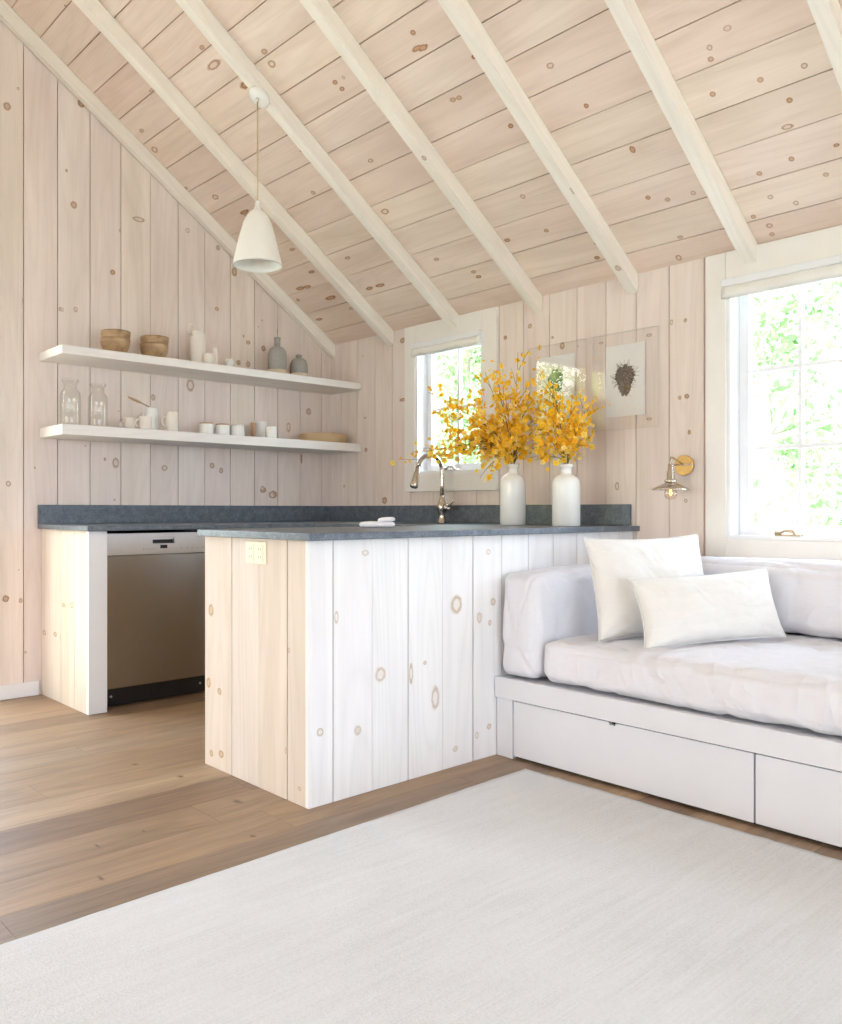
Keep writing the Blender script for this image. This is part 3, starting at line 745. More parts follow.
# outlet in the end
mb = MB(); mb.box((PX0-.006, 2.548, .797), (PX0-.0002, 2.682, .877))
ou = empty('electrical_outlet', (PX0, 2.615, .797), label='cream double electrical outlet plate high on the end boards of the peninsula', cat='outlet')
child(mb, 'cover_plate', [M['outlet']], ou, bevel=.003)
for cy in (2.585, 2.645):
    mb = MB(); mb.box((PX0-.0085, cy-.02, .807), (PX0-.006, cy+.02, .867)); 
    for dz in (.822, .850): 
        mb.box((PX0-.0092, cy-.008, dz-.004), (PX0-.0084, cy-.005, dz+.006), 1); mb.box((PX0-.0092, cy+.005, dz-.004), (PX0-.0084, cy+.008, dz+.006), 1)
    child(mb, 'socket', [M['outlet'], M['tan_rim']], ou, bevel=.001)

# ---- countertop: one continuous U-shaped slab with upstands
def cells(mb, xs, ys, inc, z0, z1):
    nx, ny = len(xs)-1, len(ys)-1
    I = lambda i, j: 0 <= i < nx and 0 <= j < ny and inc(.5*(xs[i]+xs[i+1]), .5*(ys[j]+ys[j+1]))
    vt = {}
    def V(i, j, t):
        if (i, j, t) not in vt: vt[(i, j, t)] = mb.vert((xs[i], ys[j], z1 if t else z0))
        return vt[(i, j, t)]
    for i in range(nx):
        for j in range(ny):
            if not I(i, j): continue
            mb.face((V(i,j,1), V(i+1,j,1), V(i+1,j+1,1), V(i,j+1,1))); mb.face((V(i,j,0), V(i,j+1,0), V(i+1,j+1,0), V(i+1,j,0)))
            for (di, dj, a, b) in ((-1,0,(i,j+1),(i,j)), (1,0,(i+1,j),(i+1,j+1)), (0,-1,(i,j),(i+1,j)), (0,1,(i+1,j+1),(i,j+1))):
                if not I(i+di, j+dj): mb.face((V(*a,0), V(*b,0), V(*b,1), V(*a,1)))
ct = empty('stone_countertop', (2.6, 3.4, .888), label='dark slate grey stone countertop with upstand running round from the shelf wall to the peninsula', cat='countertop')
SK = (3.0, 3.33, 3.22, 3.82)
mb = MB()
cells(mb, [1.578, 1.602, 2.90, SK[0], SK[1], 3.45, XB-.003], [2.258, 2.306, 3.004, SK[2], SK[3], 4.03, YA-.003],
      lambda x, y: ((y > 4.03 and x > 1.578) or (x > 2.9) or (y < 3.004 and x > 1.602 and not (x > 3.45 and y < 2.306))) and not (SK[0] < x < SK[1] and SK[2] < y < SK[3]), .889, .914)
child(mb, 'counter_slab', [M['stone']], ct, bevel=.003, recalc=True)
mb = MB(); mb.box((1.578, YA-.024, .9142), (XB-.003, YA-.003, 1.018)); child(mb, 'upstand', [M['stone']], ct, bevel=.002)
mb = MB(); mb.box((XB-.024, 2.305, .9142), (XB-.003, YA-.0245, 1.018)); child(mb, 'upstand', [M['stone']], ct, bevel=.002)
# sink
sk = empty('kitchen_sink', (3.165, 3.52, .70), label='stainless undermount sink set into the stone counter below the small window', cat='sink')
mb = MB(); x0, x1, y0, y1 = SK; x0 += .004; x1 -= .004; y0 += .004; y1 -= .004
zt, zb = .886, .72
for q in (((x0,y0,zt),(x1,y0,zt),(x1,y0,zb),(x0,y0,zb)), ((x1,y0,zt),(x1,y1,zt),(x1,y1,zb),(x1,y0,zb)), ((x1,y1,zt),(x0,y1,zt),(x0,y1,zb),(x1,y1,zb)), ((x0,y1,zt),(x0,y0,zt),(x0,y0,zb),(x0,y1,zb)), ((x0,y0,zb),(x1,y0,zb),(x1,y1,zb),(x0,y1,zb))): mb.poly(q)
o = child(mb, 'basin', [M['steel_light']], sk); sm = o.modifiers.new('s', 'SOLIDIFY'); sm.thickness = .002
mb = MB(); mb.lathe([(0,.002),(.03,.002),(.04,.0005)], 20, c=(3.165, 3.52, zb+.0012)); child(mb, 'drain', [M['nickel']], sk)

# ---- base cabinets on the shelf wall
bc = empty('base_cabinet', (1.66, 4.4, 0), label='narrow pine clad cabinet end with white front stile between shelf wall and dishwasher', cat='cabinet')
BX = 1.598
def fnG(x, y): p = on_x(x, y, BX); return (p.y, p.z)
KG = [(150,391,5,9,.2),(137,382,4,6,.2),(110,378,4,6,.8),(178,310,4,7,.8),(158,310,4,5,.2),(186,565,3,6,.1),(102,385,5,12,.9)]
mb = MB()
board_surface(mb, (BX, 0, 0), (0,1,0), (0,0,1), (-1,0,0), [4.10, 4.245, 4.43, YA-.004], lambda u: .001, lambda u: CT, gaps=[0,.004,.004,0], tones=[.55,.6,.3], knots=[kn(*k[:4], 0, 480, 2.476, fnG, k[4]) for k in KG], depth=.018, back=.03, seed=44)
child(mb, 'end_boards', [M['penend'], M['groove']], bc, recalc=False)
mb = MB(); mb.box((BX, 4.07, .001), (1.690, 4.0995, CT)); child(mb, 'stile', [M['white']], bc, bevel=.002)
mb = MB(); mb.box((BX+.049, 4.0997, .001), (1.690, YA-.004, CT)); child(mb, 'side_panel', [M['white']], bc)

def base_unit(lo, hi, face, nd, label):
    """a plain door cabinet; face 'S' = doors towards -Y, 'W' = doors towards -X"""
    root = empty('base_cabinet', (.5*(lo[0]+hi[0]), .5*(lo[1]+hi[1]), 0), label=label, cat='cabinet')
    mb = MB()
    if face == 'S': mb.box((lo[0], lo[1]+.022, .10), (hi[0], hi[1], CT)); mb.box((lo[0], lo[1]+.08, .001), (hi[0], hi[1], .0995))
    else: mb.box((lo[0]+.022, lo[1], .10), (hi[0], hi[1], CT)); mb.box((lo[0]+.08, lo[1], .001), (hi[0], hi[1], .0995))
    if face == 'W':   # room for the sink bowl
        mb = MB(); mb.box((lo[0]+.022, lo[1], .10), (hi[0], hi[1], .68)); mb.box((lo[0]+.08, lo[1], .001), (hi[0], hi[1], .0995))
        mb.box((lo[0]+.022, lo[1], .6805), (lo[0]+.04, hi[1], CT)); mb.box((lo[0]+.04, lo[1], .6805), (hi[0], lo[1]+.018, CT)); mb.box((lo[0]+.04, hi[1]-.018, .6805), (hi[0], hi[1], CT))
    child(mb, 'carcass', [M['white']], root)
    a0, a1 = (lo[0], hi[0]) if face == 'S' else (lo[1], hi[1]); L = (a1-a0)/nd
    for k in range(nd):
        p, q = a0+L*k+.003, a0+L*(k+1)-.003; mb = MB()
        if face == 'S': mb.box((p, lo[1], .105), (q, lo[1]+.021, CT-.012))
        else: mb.box((lo[0], p, .105), (lo[0]+.021, q, CT-.012))
        d = child(mb, 'cabinet_door', [M['cream']], root, bevel=.002)
        h = q-.04; mb = MB()
        if face == 'S': mb.tube([(h, lo[1], .80), (h, lo[1]-.02, .80), (h, lo[1]-.02, .70), (h, lo[1], .70)], .004, 8)
        else: mb.tube([(lo[0], h, .80), (lo[0]-.02, h, .80), (lo[0]-.02, h, .70), (lo[0], h, .70)], .004, 8)
        o = mb.build('handle', [M['nickel']], d)
base_unit((2.312, 4.088, 0), (XB-.004, YA-.004, 0), 'S', 2, 'cream door base cabinet to the right of the dishwasher in the corner')
base_unit((2.945, 2.995, 0), (XB-.004, 4.055, 0), 'W', 2, 'cream door sink cabinet under the small window')

# ---- dishwasher
dw = empty('dishwasher', (2.0, 4.4, 0), label='stainless steel dishwasher with black kick plate under the dark counter', cat='dishwasher')
DX0, DX1, DY = 1.700, 2.300, 4.115
mb = MB(); mb.box((DX0+.003, DY+.03, .10), (DX1-.003, YA-.05, .872)); mb.box((DX0+.003, DY+.10, .012), (DX1-.003, YA-.05, .0995)); child(mb, 'body', [M['rubber_gap_shade']], dw)
mb = MB(); mb.box((DX0, DY, .100), (DX1, DY+.0295, .762)); door = child(mb, 'door', [M['steel']], dw, bevel=.004)
hx0, hx1, hz0, hz1 = 1.943, 2.063, .817, .850
mb = MB()
zc0, zc1 = .7645, .872
cellz = lambda x0, x1, a, b, y0=DY-.004: mb.box((x0, y0, a), (x1, DY+.0295, b))
cellz(DX0, hx0, zc0, zc1); cellz(hx1, DX1, zc0, zc1); cellz(hx0, hx1, zc0, hz0); cellz(hx0, hx1, hz1, zc1); cellz(hx0, hx1, hz0, hz1, DY+.022)
cp = child(mb, 'control_panel', [M['steel_light']], dw)
mb = MB(); mb.box((hx0+.001, DY-.001, hz0+.001), (hx1-.001, DY+.0215, hz0+.003)); mb.box((hx0+.001, DY+.018, hz0+.003), (hx1-.001, DY+.0215, hz1-.001)); mb.box((hx0+.002, DY-.002, hz1-.012), (hx1-.002, DY+.006, hz1-.001), 1)
h = child(mb, 'recessed_handle', [M['black'], M['steel_light']], dw); h['label'] = 'dark recessed grip in the control panel'
mb = MB(); mb.box((1.984, DY-.0055, .792), (2.023, DY-.0042, .810)); child(mb, 'display', [M['black']], dw, bevel=.001)
for mx_ in [1.89+k*.018 for k in range(4)] + [2.10+k*.03 for k in range(5)]:
    mb = MB(); mb.box((mx_, DY-.0052, .789), (mx_+.008, DY-.0042, .792)); child(mb, 'button_mark', [M['grey_clay']], dw)
mb = MB(); mb.box((2.262, DY-.0052, .800), (2.290, DY-.0042, .812)); child(mb, 'badge', [M['rubber_gap_shade']], dw)
mb = MB(); mb.box((DX0+.002, DY+.045, .008), (DX1-.002, DY+.0995, .0985)); kp = child(mb, 'kick_plate', [M['black']], dw)
for sx in (1.745, 2.235):
    mb = MB(); mb.tube([(sx, DY+.046, .055), (sx, DY+.040, .055)], .006, 10); s_ = mb.build('screw', [M['steel_light']], kp)
for fx, fy in ((DX0+.06, DY+.14), (DX1-.06, DY+.14), (DX0+.06, YA-.12), (DX1-.06, YA-.12)): 
    mb = MB(); mb.tube([(fx, fy, .0005), (fx, fy, .013)], .018, 12); child(mb, 'foot', [M['rubber_gap_shade']], dw)

# ---- faucet
fb = Vector((3.425, 3.505, .9142))
fa = empty('kitchen_faucet', fb, label='brushed nickel gooseneck pull-down faucet below the small window', cat='faucet')
ld = lambda mb, n, m, **k: mb.build(n, m, fa, **k)
mb = MB(); mb.lathe([(0,0),(.030,0),(.030,.006),(.024,.012),(.020,.03),(.019,.055),(.025,.068),(.029,.085),(.028,.105),(.021,.122),(.0155,.14),(.0135,.16),(0,.16)], 28); ld(mb, 'base', [M['nickel']])
mb = MB(); R = .095; top = .300
pts = [(0,0,.155), (0,0,.22), (0,0,top)] + [(-R+R*math.cos(t), 0, top+R*.95*math.sin(t)) for t in [PI*k/14 for k in range(1, 13)]]
last = Vector(pts[-1]); d = Vector((-.30, 0, -.95)).normalized()
pts += [tuple(last + d*.02)]
mb.tube(pts, .0125, 14); ld(mb, 'gooseneck', [M['nickel']])
mb = MB(); a = last + d*.02; mb.tube([a, a+d*.03, a+d*.034, a+d*.075, a+d*.115, a+d*.122], [.0145,.0145,.0165,.0185,.024,.021], 18); ld(mb, 'spray_head', [M['nickel']])
mb = MB(); mb.tube([a+d*.1225, a+d*.1245], .018, 16); ld(mb, 'nozzle', [M['black']])
mb = MB(); mb.tube([(0,-.02,.092), (.0,-.045,.092), (-.004,-.056,.092)], [.019,.019,.012], 14); mb.tube([(0,-.05,.095), (-.005,-.07,.105), (-.012,-.10,.13)], [.009,.006,.006], 10); ld(mb, 'lever', [M['nickel']])

# ------------------------------------------------------------------ soft goods
def rbox(hx, hy, hz, r, n=30, puff=(0,0,0), ns=0.0, nf=6.0, seed=0, wr=0.0, seam=None, uvs=True):
    """rounded, slightly stuffed box centred on the origin"""
    bm = bmesh.new(); bmesh.ops.create_cube(bm, size=2); bmesh.ops.subdivide_edges(bm, edges=bm.edges, cuts=n, use_grid_fill=True)
    h = Vector((hx, hy, hz)); o3 = Vector((seed*3.1, seed*1.7, seed*.9))
    for v in bm.verts:
        p = Vector((v.co.x*hx, v.co.y*hy, v.co.z*hz))
        # denser rows near edges
        q = Vector([max(-h[i]+r, min(h[i]-r, p[i])) for i in range(3)])
        e = p-q
        # map cube shell to rounded shell
        if e.length > 1e-9:
            m = max(abs(e.x), abs(e.y), abs(e.z)); e = e.normalized()*m if m > 0 else e
            e = e.normalized()*r if max(abs(v.co.x), abs(v.co.y), abs(v.co.z)) > .999999 else e
        c = q+e
        u = [max(0, 1-abs(v.co[i])**3) for i in range(3)]
        for i in range(3):
            j, k = (i+1) % 3, (i+2) % 3
            if abs(v.co[i]) > .999 and not (i == 2 and v.co.z < 0): c[i] += math.copysign(puff[i]*u[j]*u[k], v.co[i])
        nrm = e.normalized() if e.length > 1e-6 else Vector((0,0,1))
        w = noise.noise(c*nf+o3)*ns + noise.noise(c*nf*2.3+o3)*ns*.45
        if wr:
            f = noise.noise(Vector((c.x*3.0, c.y*9, c.z*3.0))+o3); w += -wr*max(0, 1-abs(f)*7)
            f = noise.noise(Vector((c.x*7.0, c.y*2.6, c.z*4.0))+o3*2); w += -wr*.7*max(0, 1-abs(f)*7)
        v.co = c + nrm*w
    for f in bm.faces: f.smooth = True
    return bm
def soft(name, bm, mat, loc, rot=(0,0,0), parent=None, label=None, cat=None, sub=1, group=None):
    if len(bm.verts) > 20000: sub = 0
    me = bpy.data.meshes.new(name); bm.to_mesh(me); bm.free(); me.materials.append(mat)
    o = bpy.data.objects.new(name, me); COL.objects.link(o); o.location = loc; o.rotation_euler = rot
    if parent: o.parent = parent; o.matrix_parent_inverse = Matrix.Translation(parent.location).inverted()
    if sub: s = o.modifiers.new('s', 'SUBSURF'); s.levels = 1; s.render_levels = 1
    return tagk(o, label, cat, group)
def piping(pts, r, name, mat, parent, closed=True):
    mb = MB(); mb.tube(pts + ([pts[0]] if closed else []), r, 6, caps=False); return mb.build(name, mat, parent)

# ---- daybed
SY1, SY0, SX = 2.296, -.12, 2.540
db = empty('daybed_base', (3.05, 1.1, 0), label='long white painted built-in daybed base with drawers against the window wall', cat='daybed')
mb = MB(); mb.box((SX, SY0, .237), (SX+.026, SY1-.0015, .319)); child(mb, 'front_rail', [M['sofawhite']], db, bevel=.002)
mb = MB(); mb.box((SX+.0265, SY0, .290), (XB-.018, SY1-.0015, .314)); child(mb, 'platform', [M['sofawhite']], db)
mb = MB(); mb.box((SX+.012, 2.212, .001), (SX+.034, SY1-.0015, .2365)); child(mb, 'side_post', [M['sofawhite']], db, bevel=.001)
mb = MB(); mb.box((SX+.036, 2.222, .001), (XB-.018, 2.25, .289)); mb.box((SX+.036, SY0, .001), (XB-.018, SY0+.02, .289)); mb.box((SX+.06, SY0+.021, .001), (SX+.08, 2.22, .289)); child(mb, 'frame_board', [M['sofawhite']], db)
for a, b in ((1.224, 2.2075), (.226, 1.218), (SY0+.002, .220)):
    mb = MB(); 
    if b > 2: 
        # small finger notch cut in the top edge of the drawer front
        c = 1.745; mb.box((SX+.014, a, .014), (SX+.033, c-.014, .2305)); mb.box((SX+.014, c+.014, .014), (SX+.033, b, .2305)); mb.box((SX+.014, c-.014, .014), (SX+.033, c+.014, .221))
    else: mb.box((SX+.014, a, .014), (SX+.033, b, .2305))
    child(mb, 'drawer', [M['sofawhite']], db, bevel=.0 if b > 2 else .0015)
mb = MB(); mb.box((SX+.037, SY0+.03, .002), (SX+.043, 2.22, .235)); child(mb, 'painted_gap_shade', [M['rubber_gap_shade']], db)  # dark sheet behind the drawers, paints the shade in their gaps

# seat mattress
mx0, mx1, my0, my1 = SX+.024, XB-.03, SY0+.02, 2.092
hz = .081
bm = rbox((mx1-mx0)/2, (my1-my0)/2, hz, .042, 100, puff=(.012,.004,.016), ns=.005, nf=3.5, seed=2, wr=.009)
ma = soft('seat_mattress', bm, M['sofa_fabric'], ((mx0+mx1)/2, (my0+my1)/2, .319+hz+.003), label='thick white seat mattress lying on the daybed base', cat='mattress')
# arm bolster by the peninsula
bm = rbox(.462, .095, .205, .036, 60, puff=(.010,.008,.022), ns=.004, nf=4, seed=5, wr=.007)
soft('bolster_cushion', bm, M['sofa_fabric'], (SX+.016+.464, 2.189, .319+.211), label='tall white box bolster standing on the daybed against the peninsula', cat='cushion')
# back bolster along the window wall
bl = 1.99
bm = rbox(.100, bl/2, .142, .065, 90, puff=(.012,.01,.012), ns=.004, nf=3.5, seed=8, wr=.007)
for v in bm.verts:   # stitched tuck a third of the way along
    d = abs(v.co.y - (.355)); 
    if d < .04: v.co.x += (.010*(1-d/.04))*(1 if v.co.x < 0 else 0)
soft('back_bolster', bm, M['sofa_fabric'], (XB-.135, 2.07-bl/2-.02, .640), label='long white back bolster lying along the wall below the large window', cat='cushion')

def pillow(w, h, t, seed, n=48, pinch=.075, foldn=0):
    bm = bmesh.new()
    grid = {}
    rnd = random.Random(seed); o3 = Vector((seed*2.3, seed*5.1, 0))
    for side in (1, -1):
        for i in range(n+1):
            for j in range(n+1):
                edge = i in (0, n) or j in (0, n)
                if side == -1 and edge: grid[(side, i, j)] = grid[(1, i, j)]; continue
                u, v = 2*i/n-1, 2*j/n-1
                # concave sides between the pointed corners
                x = u*w/2*(1 - pinch*(1-v*v)*abs(u)**3*.9*(1 if True else 0)); y = v*h/2*(1 - pinch*(1-u*u)*abs(v)**3)
                prof = (max(0, 1-abs(u)**2.6)*max(0, 1-abs(v)**2.6))**.50
                z = t/2*prof
                cw = noise.noise(Vector((u*2.2, v*2.2, side*3))+o3)*.12 + noise.noise(Vector((u*5, v*5, side*3))+o3)*.05
                # creases running out of the corners
                for cu, cv in ((-1,-1),(1,-1),(-1,1),(1,1)):
                    dx, dy = u-cu, v-cv; d = math.hypot(dx, dy); ang = math.atan2(dy, dx)
                    if d < .9: cw += .07*math.sin(ang*11+seed)*(1-d/.9)*min(1, d*4)
                z *= 1+cw
                grid[(side, i, j)] = bm.verts.new((x, side*z, y))
    for side in (1, -1):
        for i in range(n):
            for j in range(n):
                q = [grid[(side,i,j)], grid[(side,i+1,j)], grid[(side,i+1,j+1)], grid[(side,i,j+1)]]
                if side == 1: q.reverse()
                f = bm.faces.new(q); f.smooth = True
    rim = [grid[(1,i,0)].co.copy() for i in range(n)] + [grid[(1,n,j)].co.copy() for j in range(n)] + [grid[(1,n-i,n)].co.copy() for i in range(n)] + [grid[(1,0,n-j)].co.copy() for j in range(n)]
    return bm, rim
def place_pillow(w, h, t, seed, bottom_l, bottom_r, tilt, label, zb, roll=0):
    bl_, br = Vector(bottom_l), Vector(bottom_r)
    mid = (bl_+br)/2; d = (br-bl_).normalized(); yaw = math.atan2(d.y, d.x)
    bm, rim = pillow(w, h, t, seed)
    rot = Matrix.Rotation(yaw, 4, 'Z') @ Matrix.Rotation(-tilt, 4, 'X') @ Matrix.Rotation(roll, 4, 'Y')
    o = soft('throw_pillow', bm, M['pillow_fabric'], (0,0,0), label=label, cat='pillow')
    c = Vector((mid.x, mid.y, zb)) + rot @ Vector((0, 0, h/2))
    o.matrix_world = Matrix.Translation(c) @ rot
    p = piping(rim, .0022, 'piping', M['pillow_fabric'], o)
    return o
place_pillow(.54, .405, .16, 3, (2.685, 1.905), (3.20, 1.685), math.radians(14), 'large square ivory linen pillow leaning behind the small one on the daybed', .492, math.radians(-1))
place_pillow(.60, .270, .15, 9, (2.675, 1.700), (3.21, 1.40), math.radians(20), 'small oblong ivory linen pillow propped in front of the large square one', .494, math.radians(-3.0))

# ---- rug
mb = MB(); rx0, rx1, ry0, ry1 = -1.1, 2.478, -1.9, 2.082; nx, ny = 120, 120; th = .011
rr = random.Random(4); top = {}
for i in range(nx+1):
    for j in range(ny+1):
        x = rx0+(rx1-rx0)*i/nx; y = ry0+(ry1-ry0)*j/ny
        if i in (0, nx): x += rr.uniform(-.0025, .0025)+.004*noise.noise(Vector((y*2, 0, 0)))
        if j in (0, ny): y += rr.uniform(-.001, .001)+.003*noise.noise(Vector((x*2, 5, 0)))
        y += (x-rx1)*.0187*(j/ny)
        z = th+.0012*noise.noise(Vector((x*2, y*3, 1)))
        if i in (0, nx) or j in (0, ny): z -= .004
        top[(i, j)] = mb.vert((x, y, z))
for i in range(nx):
    for j in range(ny): mb.face((top[(i,j)], top[(i+1,j)], top[(i+1,j+1)], top[(i,j+1)]), smooth=True)
ringi = [(i, 0) for i in range(nx)] + [(nx, j) for j in range(ny)] + [(nx-i, ny) for i in range(nx)] + [(0, ny-j) for j in range(ny)]
low = [mb.vert((mb.v[top[k]][0], mb.v[top[k]][1], .0008)) for k in ringi]
for a in range(len(ringi)):
    b = (a+1) % len(ringi); mb.face((top[ringi[a]], low[a], low[b], top[ringi[b]]))
mb.face(list(reversed(low)))
tagk(mb.build('area_rug', [M['rug']]), 'large off-white woven rug covering the floor before the daybed', 'rug')

# ------------------------------------------------------------------ shelves
def shelf(z0, z1, label, xl):
    mb = MB(); mb.box((xl, 4.388, z0), (XB-.004, YA-.003, z1), 0, .5, 0, (3, 5))
    tagk(mb.build('wall_shelf', [M['shelfwood']], bevel=.003), label, 'shelf')
UP, LO = 1.834, 1.430
shelf(1.789, UP, 'upper thick white floating shelf holding wooden bowls and grey bottles', 1.588)
shelf(1.376, LO, 'lower thick white floating shelf holding jars, mugs and a flat basket', 1.588)

def vessel(name, prof, mat, loc, label, cat, seg=36, mats=None, matlist=None, parent=None, group=None, rot=None):
    mb = MB(); mb.lathe(prof, seg, mats=mats); o = mb.build(name, matlist or [mat], parent, loc=loc, rot=rot)
    return tagk(o, label, cat, group) if label else o

# wooden bowls: profile with inside
def bowl_prof(R, H, t=.006):
    out = [(0, 0), (R*.50, 0), (R*.56, .004)] + [(R*(.56+.44*math.sin(k/8*PI/2)**.9), .004+(H-.004)*(k/8)**1.15) for k in range(1, 9)]
    inn = [(r-t, max(z, .008)) for r, z in reversed(out[3:])] + [(R*.5, .010), (0, .009)]
    return out + inn
for (x, lab1, lab2) in ((1.925, 'lower turned wooden bowl of the stack at the left end of the upper shelf', 'upper turned wooden bowl nested in the stack at the left end of the upper shelf'),
                        (2.150, 'lower turned wooden bowl of the second stack on the upper shelf', 'upper turned wooden bowl nested in the second stack on the upper shelf')):
    y = 4.53; R = .079
    vessel('wooden_bowl', bowl_prof(R, .090), M['bowlwood'], (x, y, UP+.0006), lab1, 'bowl')
    vessel('wooden_bowl', bowl_prof(R*.985, .090), M['bowlwood'], (x+.004, y, UP+.042), lab2, 'bowl', rot=(0, math.radians(1), 2.0))

# tall cream pitcher with ring handle
t = empty('ceramic_pitcher', (2.435, 4.56, UP+.0006), label='tall matte cream pitcher with a ring handle on the upper shelf', cat='pitcher')
mb = MB(); mb.lathe([(0,0),(.040,0),(.045,.01),(.047,.13),(.044,.185),(.040,.205),(.042,.211),(.037,.211),(.035,.20),(.038,.12),(.036,.012),(0,.012)], 32); mb.build('body', [M['matte_ceramic']], t)
mb = MB(); mb.tube([(-.038, -.01, .198)] + [(-.036+.022*math.cos(a)-.012, -.01, .218+.026*math.sin(a)) for a in [(-40+k*25)*PI/180 for k in range(0, 11)]] + [(-.04, -.01, .183)], .0045, 8); mb.build('handle', [M['matte_ceramic']], t)
cyl = lambda r, h, tt=.004: [(0,0),(r-.002,0),(r,.003),(r,h-.001),(r-.001,h),(r-tt,h),(r-tt-.0005,.008),(0,.007)]
vessel('ceramic_cup', cyl(.029, .070), M['matte_ceramic'], (2.462, 4.480, UP+.0006), 'small straight cream cup standing in front of the tall pitcher', 'cup')
vessel('bud_vase', [(0,0),(.018,0),(.020,.01),(.020,.06),(.016,.09),(.0125,.115),(.0135,.122),(.010,.122),(.009,.09),(.014,.02),(0,.015)], M['matte_ceramic'], (2.530, 4.53, UP+.0006), 'slim cream bud vase just right of the small cup on the upper shelf', 'vase')
vessel('ceramic_cup', cyl(.025, .068), M['ceramic'], (2.635, 4.54, UP+.0006), 'small white cup standing alone in the middle of the upper shelf', 'cup')

# grey bottles
def grey_bottle(x, y, S, tall, label):
    t = empty('stoneware_bottle', (x, y, UP+.0006), label=label, cat='bottle')
    if tall: body = [(.0,.040),(.0525,.040),(.054,.045),(.054,.115),(.052,.135),(.045,.158),(.032,.170),(.0185,.174),(.0175,.178),(.0175,.215),(.0195,.219),(.0195,.226),(.013,.226),(.012,.19),(0,.19)]
    else: body = [(.0,.034),(.049,.034),(.0505,.038),(.0505,.070),(.048,.090),(.040,.108),(.026,.119),(.014,.122),(.013,.126),(.018,.132),(.018,.138),(.010,.142),(0,.142)]
    mb = MB(); mb.lathe([(r*S, z*S) for r, z in body], 36); mb.build('body', [M['grey_clay']], t)
    b = .0395 if tall else .0335; R = .053 if tall else .0495
    mb = MB(); mb.lathe([(0,0),((R-.005)*S,0),(R*S,.005*S),((R+.001)*S,b*S),(0,b*S)], 36); o = mb.build('foot', [M['raw_clay']], t); o['label'] = 'unglazed cream foot of the bottle'
    if tall:
        mb = MB(); mb.tube([(0,0,.19*S), (.001,0,.25*S), (0,.001,.275*S)], .0012, 6); mb.build('twig', [M['stem']], t)
grey_bottle(2.985, 4.55, 1.10, True, 'taller grey stoneware bottle with cream foot near the right end of the upper shelf')
grey_bottle(3.150, 4.55, 1.14, False, 'shorter grey stoneware bottle with cream foot at the right end of the upper shelf')

# glass bottles
def jar(x, y, s, label):
    out = [(0,0),(.042,0),(.047,.005),(.048,.02),(.048,.150),(.045,.168),(.034,.182),(.030,.190),(.030,.212),(.038,.218),(.040,.226),(.038,.232)]
    inn = [(r-.003, z) for r, z in reversed(out[3:])] + [(.040,.010),(0,.010)]
    return vessel('glass_jar', [(r*s, z*s) for r, z in out+inn], M['jar'], (x, y, LO+.0006), label, 'jar')
jar(1.690, 4.55, 1.09, 'clear wide-necked glass jar at the left end of the lower shelf')
jar(1.842, 4.56, 1.06, 'second clear glass jar, between the end jar and the mugs on the lower shelf')

def mug(x, y, r, h, label, mat, ang=PI, name='ceramic_mug', hm=None):
    t = empty(name, (x, y, LO+.0006), label=label, cat='mug')
    mb = MB(); mb.lathe(cyl(r, h), 32); mb.build('body', [mat], t)
    mb = MB(); hh = .27*h
    pts = [(math.cos(ang)*(r-.002+ .027*math.sin(a)), math.sin(ang)*(r-.002+.027*math.sin(a)), h*.52+min(hh, .03)*math.cos(a)) for a in [PI*k/10 for k in range(11)]]
    mb.tube(pts, .0045, 8); mb.build('handle', [hm or mat], t)
A = PI
mug(2.045, 4.605, .036, .078, 'cream mug with its handle to the left, next to the glass jars', M['matte_ceramic'], A)
mug(2.082, 4.49, .034, .080, 'cream mug between the first mug and the tall pitcher on the lower shelf', M['matte_ceramic'], A)
t = empty('milk_pitcher', (2.158, 4.575, LO+.0006), label='tall pale slim pitcher holding a wooden spoon on the lower shelf', cat='pitcher')
mb = MB(); mb.lathe([(0,0),(.036,0),(.038,.006),(.037,.09),(.034,.13),(.035,.142),(.031,.142),(.031,.12),(.034,.02),(0,.012)], 32); mb.build('body', [M['ceramic']], t)
mb = MB(); mb.tube([(-.033,.0,.12),(-.05,0,.118),(-.056,0,.09),(-.05,0,.06),(-.036,0,.05)], .0045, 8); mb.build('handle', [M['ceramic']], t)
t = empty('wooden_spoon', (2.158, 4.575, LO+.10), label='small brown wooden spoon sticking out leftward from the tall pitcher', cat='spoon')
mb = MB(); mb.tube([(.020,0,-.030),(-.01,0,.044),(-.055,0,.062)], [.004,.0045,.004], 8); mb.build('spoon_handle', [M['tan_rim']], t)
bm = bmesh.new(); bmesh.ops.create_uvsphere(bm, u_segments=20, v_segments=12, radius=1)
for v in bm.verts: v.co = Vector((v.co.x*.048, v.co.y*.018, v.co.z*.007 - (.006 if v.co.z > 0 and v.co.xy.length < .8 else 0)))
for f in bm.faces: f.smooth = True
me = bpy.data.meshes.new('spoon_bowl'); bm.to_mesh(me); bm.free(); me.materials.append(M['tan_rim'])
o = bpy.data.objects.new('spoon_bowl', me); COL.objects.link(o); o.parent = t; o.location = (-.098, 0, .078); o.rotation_euler = (0, math.radians(20), 0)
mug(2.240, 4.495, .034, .118, 'tall straight cream mug with a dark shaded handle beside the slim pitcher', M['matte_ceramic'], A)

